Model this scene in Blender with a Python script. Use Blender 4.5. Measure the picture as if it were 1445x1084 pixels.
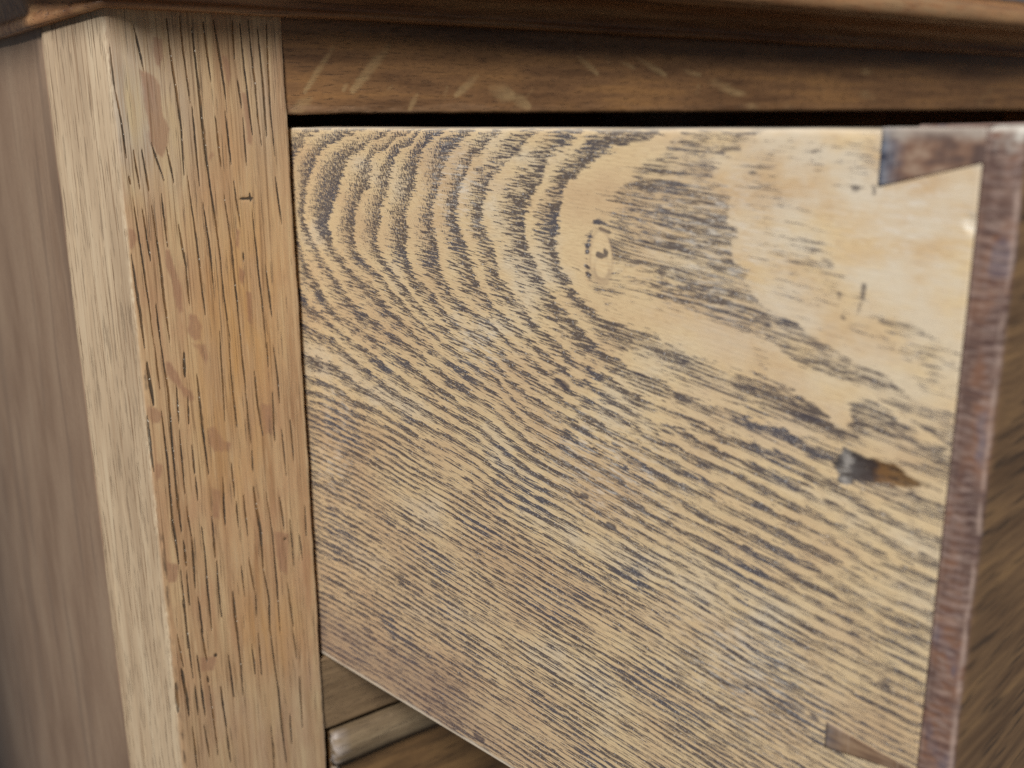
import bpy, math
import numpy as np
from mathutils import Matrix, Vector

sc = bpy.context.scene
for o in list(bpy.data.objects): bpy.data.objects.remove(o)

# ------------------------------------------------------------------ camera
CAM = Vector((-0.102356, -0.228128, 0.003759))
yaw, pit, rol = math.radians(36.2347), math.radians(15.2570), math.radians(-0.2489)
fw = Vector((math.sin(yaw)*math.cos(pit), math.cos(yaw)*math.cos(pit), -math.sin(pit)))
rt = fw.cross(Vector((0, 0, 1))).normalized(); up = rt.cross(fw)
rt, up = rt*math.cos(rol)+up*math.sin(rol), up*math.cos(rol)-rt*math.sin(rol)
cd = bpy.data.cameras.new('camera'); cam = bpy.data.objects.new('camera', cd)
sc.collection.objects.link(cam)
cam.matrix_world = Matrix(((rt.x, up.x, -fw.x, CAM.x), (rt.y, up.y, -fw.y, CAM.y), (rt.z, up.z, -fw.z, CAM.z), (0, 0, 0, 1)))
cd.sensor_fit = 'HORIZONTAL'; cd.sensor_width = 36.0; cd.lens = 35.374
cd.clip_start = 0.01; cd.clip_end = 20
cd.dof.use_dof = True; cd.dof.focus_distance = 0.212; cd.dof.aperture_fstop = 14.5
sc.camera = cam

# ------------------------------------------------------------------ light: a soft room with one big window to the left
w = bpy.data.worlds.new('World'); sc.world = w; w.use_nodes = True
w.node_tree.nodes['Background'].inputs[0].default_value = (0.90, 0.94, 1.0, 1)
w.node_tree.nodes['Background'].inputs[1].default_value = 0.095
def area(name, direction, dist, size, size_y, power, col, target=(0.03, -0.06, -0.06)):
    d = Vector(direction).normalized(); l = bpy.data.lights.new(name, 'AREA'); l.shape = 'RECTANGLE'
    l.size, l.size_y, l.energy, l.color = size, size_y, power, col
    o = bpy.data.objects.new(name, l); sc.collection.objects.link(o)
    o.location = Vector(target)+d*dist; o.rotation_euler = (-d).to_track_quat('-Z', 'Y').to_euler()
    return o
area('window_light', (-0.70, -0.58, 0.80), 1.6, 0.42, 0.42, 34.0, (1.0, 0.98, 0.945))
sc.view_settings.view_transform = 'Standard'; sc.view_settings.look = 'None'
sc.view_settings.exposure = 0.0; sc.view_settings.gamma = 1.0
sc.render.engine = 'CYCLES'; sc.cycles.use_denoising = False
sc.cycles.max_bounces = 4; sc.cycles.use_adaptive_sampling = True; sc.cycles.adaptive_threshold = 0.02

# ------------------------------------------------------------------ measured marks of the wood, in millimetres on each board's own face
# RINGS u,v,ring number of the drawer side; PORES x0,z0,x1,z1,half width on the corner post; and so on
RINGS=[(127.9,-2.0,-2.0),(131.1,-5.5,-2.0),(134.8,-9.0,-2.0),(139.2,-10.9,-2.0),(138.8,-15.0,-2.0),(138.8,-19.7,-2.0),(143.7,-22.8,-2.0),(147.1,-25.5,-2.0),(151.3,-26.5,-2.0),(156.9,-28.2,-2.0),(128.4,-0.9,-1.0),(123.6,-2.1,-1.0),(121.6,-3.1,-1.0),(118.2,-4.5,-1.0),(116.9,-6.3,-1.0),(118.1,-8.3,-1.0),(119.6,-10.1,-1.0),(120.5,-12.1,-1.0),(120.9,-13.7,-1.0),(121.5,-16.9,-1.0),(122.1,-20.6,-1.0),(125.2,-24.1,-1.0),(126.2,-26.6,-1.0),(127.8,-28.0,-1.0),(130.2,-28.9,-1.0),(133.0,-29.4,-1.0),(134.4,-30.6,-1.0),(136.4,-31.0,-1.0),(139.5,-31.5,-1.0),(143.2,-33.6,-1.0),(147.4,-34.7,-1.0),(149.2,-35.4,-1.0),(152.5,-38.6,-1.0),(103.3,-1.7,0.0),(98.9,-2.9,0.0),(94.9,-3.7,0.0),(91.1,-5.8,0.0),(88.6,-8.2,0.0),(85.6,-9.6,0.0),(84.5,-12.0,0.0),(83.8,-14.4,0.0),(83.7,-17.6,0.0),(83.9,-21.1,0.0),(84.2,-24.1,0.0),(85.3,-26.7,0.0),(88.3,-29.8,0.0),(91.5,-31.9,0.0),(93.9,-33.5,0.0),(97.4,-33.7,0.0),(101.7,-33.8,0.0),(106.2,-34.7,0.0),(109.7,-36.0,0.0),(113.0,-37.0,0.0),(117.7,-38.2,0.0),(121.4,-38.7,0.0),(126.1,-39.3,0.0),(130.6,-39.3,0.0),(134.1,-40.3,0.0),(136.1,-41.1,0.0),(137.9,-43.1,0.0),(141.8,-45.2,0.0),(88.7,-0.8,1.0),(84.9,-3.5,1.0),(82.4,-3.9,1.0),(81.3,-6.0,1.0),(80.5,-8.2,1.0),(79.4,-10.3,1.0),(77.2,-12.0,1.0),(76.4,-14.3,1.0),(75.4,-16.2,1.0),(75.2,-18.2,1.0),(76.0,-20.4,1.0),(76.1,-22.6,1.0),(77.3,-24.7,1.0),(79.0,-27.4,1.0),(82.0,-30.0,1.0),(84.3,-31.7,1.0),(85.4,-32.9,1.0),(87.6,-34.6,1.0),(89.8,-36.2,1.0),(92.3,-37.5,1.0),(95.8,-39.5,1.0),(99.6,-41.5,1.0),(104.2,-42.0,1.0),(108.4,-42.8,1.0),(112.1,-43.9,1.0),(115.2,-44.6,1.0),(118.0,-44.7,1.0),(122.3,-45.2,1.0),(125.1,-45.7,1.0),(129.3,-46.2,1.0),(133.5,-46.7,1.0),(135.8,-47.1,1.0),(139.6,-47.3,1.0),(144.4,-48.3,1.0),(150.4,-50.4,1.0),(79.5,-0.3,2.0),(75.7,-2.2,2.0),(73.0,-4.3,2.0),(70.2,-6.8,2.0),(67.8,-8.4,2.0),(66.0,-10.3,2.0),(64.7,-13.2,2.0),(63.6,-15.5,2.0),(63.5,-18.1,2.0),(64.9,-20.3,2.0),(65.7,-22.3,2.0),(67.3,-24.8,2.0),(69.9,-29.9,2.0),(71.9,-31.1,2.0),(73.9,-32.9,2.0),(76.6,-34.9,2.0),(79.0,-36.9,2.0),(80.5,-38.1,2.0),(83.2,-39.4,2.0),(85.4,-40.8,2.0),(89.1,-42.5,2.0),(93.4,-43.5,2.0),(97.6,-44.7,2.0),(101.7,-46.1,2.0),(106.6,-47.1,2.0),(112.3,-47.8,2.0),(118.2,-49.2,2.0),(125.1,-50.1,2.0),(130.3,-50.2,2.0),(133.5,-50.7,2.0),(135.9,-51.4,2.0),(138.9,-52.1,2.0),(141.2,-52.7,2.0),(143.7,-53.5,2.0),(147.3,-54.9,2.0),(152.1,-56.9,2.0),(67.8,-1.4,3.0),(65.3,-3.6,3.0),(61.5,-5.9,3.0),(59.7,-8.0,3.0),(57.9,-11.5,3.0),(56.9,-14.7,3.0),(56.4,-17.1,3.0),(57.2,-19.7,3.0),(58.9,-22.3,3.0),(59.7,-24.6,3.0),(60.7,-27.5,3.0),(61.3,-29.8,3.0),(67.3,-35.2,3.0),(70.2,-36.6,3.0),(72.6,-37.5,3.0),(74.6,-38.7,3.0),(77.0,-40.4,3.0),(78.9,-41.2,3.0),(81.3,-42.3,3.0),(84.3,-43.6,3.0),(90.2,-45.4,3.0),(94.2,-46.7,3.0),(96.6,-47.6,3.0),(98.7,-48.6,3.0),(104.4,-50.0,3.0),(110.8,-50.3,3.0),(115.5,-51.1,3.0),(120.7,-52.5,3.0),(123.0,-52.8,3.0),(128.4,-53.7,3.0),(135.1,-54.5,3.0),(140.2,-56.1,3.0),(59.9,-1.7,4.0),(55.6,-4.3,4.0),(52.3,-9.4,4.0),(50.8,-11.8,4.0),(49.3,-15.1,4.0),(48.2,-17.9,4.0),(49.5,-21.2,4.0),(50.3,-24.5,4.0),(50.8,-27.8,4.0),(51.8,-30.8,4.0),(56.2,-35.0,4.0),(62.8,-36.7,4.0),(67.2,-38.8,4.0),(69.3,-40.6,4.0),(72.2,-41.7,4.0),(75.0,-42.7,4.0),(78.2,-44.3,4.0),(80.5,-45.7,4.0),(83.2,-46.7,4.0),(85.8,-47.5,4.0),(89.2,-48.8,4.0),(93.5,-49.7,4.0),(99.1,-51.1,4.0),(103.2,-52.2,4.0),(107.8,-53.4,4.0),(118.5,-55.7,4.0),(120.8,-55.3,4.0),(126.0,-55.8,4.0),(130.7,-56.9,4.0),(134.3,-58.0,4.0),(138.4,-58.6,4.0),(141.2,-59.1,4.0),(143.7,-59.6,4.0),(145.7,-60.4,4.0),(51.7,-1.2,5.0),(47.1,-3.0,5.0),(45.5,-6.0,5.0),(43.9,-9.6,5.0),(43.3,-12.7,5.0),(41.2,-15.5,5.0),(40.3,-18.1,5.0),(40.9,-21.2,5.0),(40.3,-23.7,5.0),(39.6,-27.3,5.0),(41.8,-31.2,5.0),(44.2,-31.7,5.0),(46.1,-33.4,5.0),(49.3,-35.6,5.0),(52.9,-38.0,5.0),(56.5,-39.7,5.0),(61.0,-40.6,5.0),(67.2,-42.4,5.0),(71.3,-45.4,5.0),(74.6,-46.1,5.0),(77.7,-47.6,5.0),(81.3,-48.8,5.0),(84.3,-50.3,5.0),(88.5,-51.5,5.0),(92.1,-52.8,5.0),(97.8,-53.9,5.0),(44.4,-1.3,6.0),(38.5,-4.3,6.0),(36.8,-7.7,6.0),(35.0,-11.5,6.0),(33.3,-14.4,6.0),(32.2,-16.0,6.0),(31.5,-18.6,6.0),(30.4,-22.5,6.0),(29.6,-25.5,6.0),(32.9,-28.5,6.0),(36.1,-31.5,6.0),(38.3,-32.7,6.0),(41.6,-35.5,6.0),(44.9,-37.7,6.0),(47.2,-40.0,6.0),(51.9,-41.6,6.0),(55.5,-42.9,6.0),(60.4,-44.4,6.0),(67.1,-46.1,6.0),(70.8,-49.2,6.0),(74.9,-50.9,6.0),(78.9,-51.9,6.0),(84.0,-53.3,6.0),(88.5,-54.4,6.0),(92.9,-55.5,6.0),(37.7,-1.3,7.0),(29.4,-4.8,7.0),(28.6,-8.9,7.0),(27.7,-12.4,7.0),(24.9,-15.1,7.0),(23.1,-17.8,7.0),(22.3,-21.1,7.0),(21.4,-25.2,7.0),(21.7,-27.5,7.0),(25.4,-29.5,7.0),(30.3,-32.4,7.0),(32.1,-33.3,7.0),(35.0,-36.0,7.0),(39.9,-38.7,7.0),(45.7,-41.8,7.0),(51.8,-44.5,7.0),(59.0,-47.3,7.0),(62.9,-48.7,7.0),(67.0,-49.8,7.0),(41.1,-0.4,8.0),(34.7,-1.9,8.0),(27.3,-4.2,8.0),(21.3,-5.9,8.0),(19.8,-8.2,8.0),(17.4,-13.5,8.0),(13.9,-17.0,8.0),(13.1,-19.7,8.0),(11.9,-24.2,8.0),(13.8,-27.5,8.0),(17.0,-30.3,8.0),(21.8,-33.3,8.0),(26.7,-34.6,8.0),(29.7,-36.9,8.0),(33.8,-39.4,8.0),(40.7,-43.2,8.0),(44.6,-44.9,8.0),(48.8,-46.5,8.0),(54.4,-48.2,8.0),(59.8,-50.2,8.0),(67.0,-52.6,8.0),(27.6,-0.7,9.0),(18.9,-2.1,9.0),(12.0,-4.1,9.0),(8.8,-6.4,9.0),(6.1,-10.5,9.0),(3.1,-15.4,9.0),(1.3,-20.4,9.0),(2.8,-23.8,9.0),(5.5,-27.8,9.0),(9.4,-31.0,9.0),(12.3,-34.2,9.0),(14.8,-35.1,9.0),(18.0,-38.3,9.0),(21.2,-40.7,9.0),(24.5,-42.0,9.0),(28.7,-43.1,9.0),(32.9,-44.9,9.0),(38.5,-46.5,9.0),(42.0,-47.3,9.0),(46.8,-49.5,9.0),(51.5,-51.3,9.0),(58.4,-53.6,9.0),(64.1,-55.1,9.0),(66.9,-55.8,9.0),(13.5,-0.3,10.0),(7.6,-1.5,10.0),(3.2,-3.5,10.0),(-0.5,-6.3,10.0),(-2.0,-17.8,10.0),(-1.7,-24.8,10.0),(-0.5,-28.3,10.0),(1.3,-32.5,10.0),(3.2,-35.2,10.0),(5.2,-36.5,10.0),(11.9,-42.2,10.0),(14.7,-43.3,10.0),(20.8,-45.4,10.0),(28.4,-47.3,10.0),(34.2,-49.2,10.0),(39.8,-51.0,10.0),(44.6,-53.1,10.0),(49.0,-54.4,10.0),(57.3,-57.4,10.0),(66.8,-59.9,10.0),(-0.2,-40.4,11.0),(9.7,-45.7,11.0),(16.0,-48.2,11.0),(26.0,-50.4,11.0),(32.3,-53.2,11.0),(39.0,-55.8,11.0),(44.9,-57.5,11.0),(52.6,-59.0,11.0),(62.2,-60.9,11.0),(-0.4,-47.4,12.0),(10.6,-49.2,12.0),(17.4,-52.7,12.0),(22.9,-54.5,12.0),(31.0,-57.6,12.0),(39.3,-59.2,12.0),(46.2,-61.1,12.0),(53.4,-62.1,12.0),(106.9,-3.3,-0.13),(102.4,-5.3,-0.13),(99.3,-6.8,-0.13),(96.8,-7.9,-0.13),(93.2,-9.5,-0.13),(90.2,-12.5,-0.13),(89.9,-14.1,-0.13),(88.8,-15.7,-0.13),(88.1,-17.9,-0.13),(88.3,-20.8,-0.13),(88.9,-24.7,-0.13),(90.3,-26.2,-0.13),(91.8,-29.1,-0.13),(93.9,-30.5,-0.13),(100.6,-28.6,-0.13),(105.7,-29.3,-0.13),(109.1,-30.2,-0.13),(113.1,-30.4,-0.13),(117.3,-31.1,-0.13),(121.3,-31.5,-0.13),(127.0,-31.9,-0.13),(129.5,-33.0,-0.13),(131.1,-34.4,-0.13),(133.7,-35.6,-0.13),(137.3,-36.4,-0.13),(141.1,-36.9,-0.13),(144.4,-37.2,-0.13),(147.0,-38.3,-0.13),(149.4,-39.8,-0.13),(152.7,-40.7,-0.13)]
LOW=[(44.2,-65.0,13),(44.0,-70.2,15),(43.8,-74.4,17),(43.6,-78.8,20),(43.4,-83.2,23),(43.1,-87.6,26),(42.9,-92.1,29),(42.7,-96.7,32),(42.5,-101.2,35),(42.3,-105.9,38),(42.0,-110.6,41),(41.8,-115.4,44),(41.6,-120.2,47),(41.3,-125.0,50),(41.1,-130.0,53),(40.9,-134.9,56),(40.6,-140.0,59)]
FIBRE=[(87,-60.5,-0.18),(66,-85,-0.132),(96,-105,-0.122),(140,-86,-0.126),(30,-90,-0.14),(54,-109,-0.102),(18,-70,-0.108),(8,-110,-0.02),(18,-133,-0.011),(126,-59,-0.19),(136,-31,-0.13),(110,-17,-0.09),(79,-15,-0.086),(51,-24,-0.104),(35,-45,-0.185),(63,-54,-0.207),(103,-39,-0.127),(150,-64,-0.142),(60,-135,-0.03),(150,-130,-0.08),(10,-20,-0.09),(10,-45,-0.13),(150,-5,-0.05)]
MARKS=[(89.93,-68.94,91.23,-68.75,0.57,0.9),(88.43,-68.74,88.99,-68.8,0.42,0.8),(96.77,-72.92,98.03,-73.15,0.64,0.9),(85.75,-68.22,85.95,-68.47,0.26,0.8),(92.24,-61.33,96.56,-62.19,0.49,0.5),(96.56,-62.19,100.08,-63.33,0.57,0.55),(101.46,-63.7,104.53,-64.33,0.45,0.45),(58.37,-136.64,60.83,-136.64,0.83,0.85),(52.21,-125.05,55.21,-125.7,0.75,0.5),(50.54,-128.87,51.04,-129.24,0.38,0.5),(50.26,-136.47,55.39,-136.08,0.94,0.3),(143.39,-22.14,143.33,-24.09,0.42,0.75),(143.16,-24.76,142.73,-26.45,0.26,0.6),(139.62,-23.65,139.79,-24.29,0.49,0.6),(140.46,-26.86,140.78,-27.93,0.45,0.5),(141.35,-27.85,145.03,-28.22,0.3,0.5),(126.32,-29.18,128.21,-29.87,0.87,0.6),(130.75,-29.17,133.06,-29.67,0.49,0.6),(133.88,-30.71,136.92,-31.87,0.72,0.6),(139.73,-33.94,142.81,-34.33,0.83,0.4),(146.5,-34.82,147.41,-34.99,0.38,0.7),(148.85,-38.62,151.95,-39.11,0.75,0.45),(131.46,-39.82,134.76,-43.03,0.87,0.4),(135.27,-43.16,137.8,-43.6,0.68,0.7),(123.74,-40.5,126.24,-41.03,0.57,0.6),(146.26,-26.97,149.98,-27.32,0.49,0.6),(149.98,-27.32,152.46,-27.82,0.68,0.5),(101.37,-11.44,104.21,-12.28,0.83,0.45),(93.66,-17.34,95.85,-17.83,0.49,0.8),(98.91,-1.94,103.27,-1.9,0.57,0.6),(97.33,-2.81,98.93,-2.67,0.3,0.6),(118.43,-3.22,121.35,-2.95,0.57,0.6),(136.91,-19.01,137.88,-19.47,0.68,0.55),(124.91,-5.97,126.72,-6.47,0.49,0.4),(125.37,-9.4,130.96,-10.24,0.64,0.3),(70.69,-3.83,73.79,-4.05,1.32,0.55),(80.54,-5.26,79.43,-9.0,0.75,0.4),(76.21,-12.64,76.58,-13.71,0.75,0.6),(74.04,-17.17,74.02,-18.84,0.94,0.45),(98.68,-18.9,99.33,-19.11,0.45,0.6),(103.47,-18.66,104.42,-18.96,0.38,0.5),(83.18,-47.26,86.2,-47.88,0.83,0.75),(80.88,-46.2,82.42,-46.22,0.45,0.5),(110.98,-38.38,114.32,-38.86,0.75,0.5),(101.24,-42.4,103.87,-42.48,0.57,0.5),(37.17,-60.31,39.74,-60.5,0.57,0.6),(36.52,-62.53,39.64,-62.42,0.49,0.5),(93.4,-22.06,94.15,-22.18,0.6,1.0),(94.25,-21.99,94.59,-22.14,0.3,0.9),(94.85,-21.36,95.16,-21.65,0.49,1.0),(93.06,-21.7,93.4,-21.8,0.15,0.6),(140.55,-8.42,141.33,-8.39,0.45,0.8),(141.33,-8.39,143.91,-7.77,0.17,0.7),(143.73,-8.19,143.77,-9.11,0.26,0.8),(140.54,-94.1,141.39,-94.82,0.57,0.6),(140.92,-99.22,142.47,-98.62,0.45,0.6),(140.22,-93.42,140.54,-94.1,0.23,0.5),(142.04,-96.46,142.67,-97.82,0.23,0.4),(151.05,-83.89,152.47,-83.8,0.49,0.7),(151.21,-74.95,153.09,-75.22,0.49,0.5),(148.82,-91.82,149.57,-91.88,0.38,0.6)]
PIN1=[(144.05,0.49),(144.49,-8.01),(158.15,-4.44),(157.56,1.02)]
PIN2=[(143.05,-94.29),(143.42,-99.03),(154.02,-97.5),(156.2,-96.41)]
GOUGE=[(140.43,-50.62),(140.98,-49.88),(142.1,-47.24),(143.65,-47.24),(145.8,-47.79),(148.11,-47.94),(150.36,-47.86),(151.76,-48.65),(153.15,-49.44),(155.56,-49.85),(156.62,-49.91),(153.7,-50.67),(150.44,-51.28),(148.41,-51.34),(144.77,-52.16),(143.18,-53.17),(141.46,-52.89),(141.85,-51.59)]
CHIP=[(156.6,-11.32),(157.65,-10.79),(158.67,-11.84),(158.65,-13.34),(157.41,-13.8),(156.54,-12.55)]
PORES=[(0.148,-33.53,20.64,-33.0,16.82,-32.47,12.81),(0.074,-38.97,16.06,-38.85,8.68),(0.111,-38.85,8.68,-38.17,2.07,-37.91,-4.36),(0.148,-26.53,20.92,-26.3,14.91,-25.83,7.87,-25.4,0.07,-25.72,-8.84),(0.148,-23.65,21.04,-23.4,14.98),(0.111,-23.4,14.98,-23.03,6.33),(0.167,-21.17,19.93,-20.89,11.95,-20.49,-0.64,-20.37,-7.09,-20.03,-13.12),(0.093,-18.49,20.64,-18.01,12.62),(0.148,-15.99,20.73,-15.24,13.62,-14.88,7.62),(0.093,-11.96,20.58,-11.99,15.89),(0.093,-11.63,9.56,-11.36,6.36),(0.111,-10.12,20.02,-9.86,12.14,-9.1,-0.82),(0.148,-8.14,21.04,-7.6,9.6,-7.42,2.45,-7.18,-1.51),(0.148,-6.06,20.8,-5.71,11.24,-5.6,0.46),(0.093,-4.01,19.93,-4.31,5.72,-3.95,-4.57),(0.111,-17.37,0.28,-17.13,-7.19),(0.111,-15.04,1.54,-14.71,-7.27),(0.093,-11.02,-0.46,-10.99,-7.05),(0.111,-36.18,-5.65,-35.81,-11.3),(0.13,-34.34,-6.02,-33.86,-12.46),(0.074,-31.62,-5.78,-30.93,-8.65),(0.111,-28.86,-5.55,-28.33,-10.35),(0.074,-22.55,2.56,-22.48,-11.89),(0.093,-37.84,-9.64,-37.59,-11.85),(0.111,-37.22,-16.92,-36.79,-26.95,-36.22,-37.59,-36.1,-46.42),(0.111,-35.49,-18.63,-35.1,-26.11),(0.167,-33.31,-19.41,-32.86,-29.94,-32.7,-38.67,-32.44,-46.57),(0.148,-31.08,-14.7,-30.93,-23.49),(0.13,-27.85,-22.4,-27.39,-28.43),(0.093,-27.18,-29.79,-27.09,-38.29),(0.13,-24.91,-12.1,-24.25,-23.66,-23.86,-34.87,-23.71,-41.1),(0.13,-21.95,-16.83,-21.33,-25.57,-21.16,-33.77),(0.13,-20.03,-12.32,-19.44,-19.65,-19.05,-27.45),(0.093,-19.01,-29.16,-18.84,-37.83,-18.34,-47.07),(0.13,-16.77,-16.79,-16.1,-25.98,-15.86,-36.4,-15.6,-49.23),(0.093,-14.32,-12.57,-13.7,-20.35),(0.093,-10.35,-21.25,-10.03,-31.7,-9.58,-40.63,-9.35,-50.46),(0.185,-13.52,-15.8,-9.6,-16.17),(0.185,-10.76,-14.76,-10.55,-16.8),(0.185,-39.01,-26.76,-38.35,-39.36,-38.21,-46.13),(0.056,-3.95,-14.07,-3.34,-21.37),(0.074,-7.95,-33.67,-7.47,-42.68),(0.074,-13.42,-28.27,-13.43,-30.69),(0.111,-34.7,-38.78,-34.56,-45.94),(0.222,-37.89,-53.37,-37.55,-60.06),(0.148,-34.44,-48.7,-33.86,-58.58,-34.04,-67.84,-34.29,-85.6),(0.111,-35.89,-48.15,-35.69,-56.51),(0.185,-29.44,-51.52,-29.62,-55.38),(0.185,-26.82,-57.25,-26.67,-67.79,-26.24,-79.4),(0.13,-31.93,-59.97,-32.08,-65.32),(0.093,-29.56,-62.53,-29.78,-66.84),(0.111,-20.63,-49.24,-20.77,-57.5,-21.07,-67.74),(0.148,-18.43,-50.99,-18.62,-57.85,-18.31,-67.88),(0.13,-15.61,-49.94,-15.37,-58.74),(0.13,-15.31,-62.82,-15.07,-74.54),(0.167,-12.75,-58.79,-12.55,-66.3,-11.89,-72.88),(0.111,-8.6,-64.73,-8.75,-75.04),(0.074,-7.36,-52.57,-6.92,-60.1,-6.9,-65.4),(0.111,-6.76,-74.66,-6.44,-84.53),(0.074,-4.3,-73.58,-4.17,-80.67),(0.148,-35.79,-66.42,-35.55,-74.79,-35.76,-84.35),(0.111,-32.13,-69.66,-32.28,-82.92),(0.222,-39.18,-66.49,-39.02,-76.96),(0.093,-29.52,-73.85,-29.53,-77.93),(0.074,-29.39,-82.46,-29.36,-86.25),(0.111,-22.8,-84.35,-22.93,-88.17),(0.074,-20.33,-81.46,-20.2,-86.88),(0.093,-15.01,-78.77,-15.06,-81.85),(0.074,-9.06,-52.33,-9.11,-55.65),(0.167,-35.72,-80.76,-35.76,-90.48,-35.41,-100.13),(0.167,-34.08,-81.88,-33.96,-92.08),(0.111,-32.01,-90.29,-31.74,-95.34),(0.148,-28.98,-94.91,-28.82,-101.58,-28.93,-111.47,-28.87,-119.58),(0.167,-33.66,-98.68,-33.59,-101.81),(0.167,-31.66,-98.46,-31.87,-107.01),(0.167,-26.27,-93.28,-26.34,-100.69),(0.167,-22.98,-87.13,-23.14,-93.69),(0.111,-19.84,-90.21,-19.9,-95.7),(0.148,-17.89,-89.51,-17.73,-97.45),(0.222,-15.02,-89.8,-14.32,-98.74,-14.25,-108.5),(0.148,-14.07,-111.43,-13.36,-118.3,-13.75,-126.63),(0.093,-11.82,-91.37,-11.16,-101.59,-10.92,-112.36,-10.95,-127.55),(0.13,-8.48,-91.77,-8.01,-99.57),(0.297,-8.02,-102.63,-7.72,-103.12),(0.111,-6.21,-100.03,-5.97,-108.78),(0.074,-1.91,-97.03,-1.96,-101.14),(0.074,-3.83,-104.37,-3.48,-108.64),(0.13,-26.11,-104.71,-26.23,-115.13,-26.12,-118.43),(0.167,-22.71,-114.18,-22.53,-121.65,-22.37,-127.12),(0.093,-19.88,-107.7,-19.77,-113.85),(0.111,-17.59,-108.36,-17.19,-113.4),(0.111,-16.88,-117.21,-16.99,-121.35),(0.111,-35.02,-105.69,-34.94,-112.81,-35.11,-122.8),(0.093,-31.41,-114.32,-31.16,-120.06),(0.148,-7.97,-117.01,-7.33,-126.16),(0.13,-33.68,-106.87,-33.71,-111.21),(0.111,-37.25,-122.16,-36.83,-127.59),(0.111,-35.23,-114.0,-34.83,-123.8,-34.65,-132.07),(0.111,-33.02,-128.52,-32.86,-135.23),(0.093,-31.48,-115.19,-31.32,-119.69),(0.13,-31.38,-122.52,-30.91,-128.02),(0.222,-37.09,-132.42,-36.88,-136.23),(0.222,-36.59,-137.17,-36.53,-142.65),(0.148,-34.35,-137.18,-34.27,-142.69),(0.148,-32.82,-136.92,-32.58,-142.93),(0.167,-31.07,-134.21,-30.87,-136.38),(0.167,-27.87,-139.62,-27.71,-144.82),(0.093,-27.59,-145.73,-27.37,-150.16),(0.111,-30.79,-137.68,-30.39,-148.94,-30.2,-155.98),(0.093,-25.21,-130.85,-24.8,-140.35),(0.148,-22.41,-120.12,-22.23,-132.75,-22.2,-142.62),(0.13,-18.88,-130.52,-18.67,-135.73),(0.111,-16.93,-128.64,-16.9,-136.36),(0.13,-13.69,-122.92,-13.33,-135.03,-12.6,-145.37,-12.45,-155.28,-11.93,-166.45),(0.056,-7.38,-130.13,-7.07,-135.03),(0.093,-6.53,-146.31,-6.58,-157.17),(0.093,-15.43,-155.88,-15.25,-162.29,-15.36,-166.82),(0.13,-35.95,-148.83,-35.8,-157.97),(0.093,-32.93,-149.21,-32.42,-156.8),(0.093,-27.38,-152.78,-27.1,-159.07),(0.074,-9.93,-155.83,-9.9,-161.78),(0.26,-39.06,-135.82,-39.11,-140.38),(0.26,-28.7,-128.8,-28.19,-129.6)]
FLECKS=[[(-33.44,12.34),(-32.23,12.06),(-30.16,10.89),(-29.23,9.07),(-29.34,6.31),(-29.05,2.61),(-28.16,0.1),(-28.84,-3.65),(-30.2,-6.14),(-31.4,-5.16),(-32.48,-3.26),(-32.93,-1.38),(-32.47,0.16),(-32.98,4.47),(-33.09,8.13),(-33.29,10.84)],[(-29.84,19.01),(-27.83,18.78),(-28.05,14.86),(-29.04,12.72),(-29.74,13.62),(-30.14,16.01)],[(-14.72,15.82),(-13.73,15.53),(-13.15,12.08),(-13.75,8.9),(-14.45,10.8),(-14.87,13.94)],[(-11.06,7.97),(-9.86,7.65),(-9.2,2.46),(-9.17,-4.12),(-10.36,-3.43),(-10.66,1.82)],[(-19.98,-6.45),(-19.02,-5.18),(-18.63,-5.84),(-19.69,-7.11)],[(-39.05,-20.95),(-37.98,-21.35),(-37.39,-23.33),(-38.59,-25.82),(-39.31,-25.11)],[(-31.51,-26.08),(-30.55,-26.49),(-29.63,-30.9),(-28.67,-35.05),(-28.66,-40.51),(-29.9,-41.05),(-30.52,-36.88),(-30.81,-32.8),(-31.88,-30.03)],[(-27.53,-41.34),(-25.52,-41.93),(-24.55,-44.84),(-25.34,-47.89),(-27.1,-48.0),(-28.24,-45.4)],[(-14.77,-22.66),(-13.76,-23.42),(-14.44,-27.49),(-15.09,-26.75)],[(-14.76,-31.62),(-13.25,-33.16),(-14.04,-36.24),(-15.16,-34.37)],[(-13.58,-37.34),(-11.99,-38.22),(-12.27,-46.79),(-13.6,-44.82)],[(-34.04,-51.53),(-32.74,-52.08),(-31.01,-55.51),(-30.21,-58.12),(-28.28,-59.88),(-27.92,-61.74),(-28.88,-62.66),(-30.43,-60.59),(-32.21,-57.44),(-34.03,-55.03)],[(-38.99,-61.21),(-37.09,-62.26),(-35.56,-63.96),(-36.43,-65.94),(-38.29,-65.95),(-38.97,-64.4)],[(-38.31,-74.93),(-36.74,-76.37),(-37.35,-79.17),(-38.83,-80.3),(-38.92,-77.71)],[(-27.59,-48.27),(-24.17,-49.1),(-23.75,-52.36),(-24.63,-54.38),(-26.06,-50.6)],[(-25.57,-69.47),(-23.73,-69.09),(-21.88,-73.18),(-20.12,-74.28),(-20.67,-76.44),(-24.28,-75.68),(-25.88,-73.12)],[(-11.93,-65.66),(-8.93,-66.57),(-9.11,-74.58),(-11.38,-73.75)],[(-38.45,-100.43),(-35.41,-102.07),(-36.18,-106.52),(-38.3,-106.28)],[(-25.86,-84.16),(-23.43,-85.87),(-24.42,-93.36),(-26.17,-92.14)],[(-11.02,-99.6),(-6.72,-101.54),(-7.92,-113.24),(-10.21,-110.9)],[(-32.63,-128.25),(-28.18,-129.4),(-29.26,-133.19),(-32.61,-132.4)]]
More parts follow.
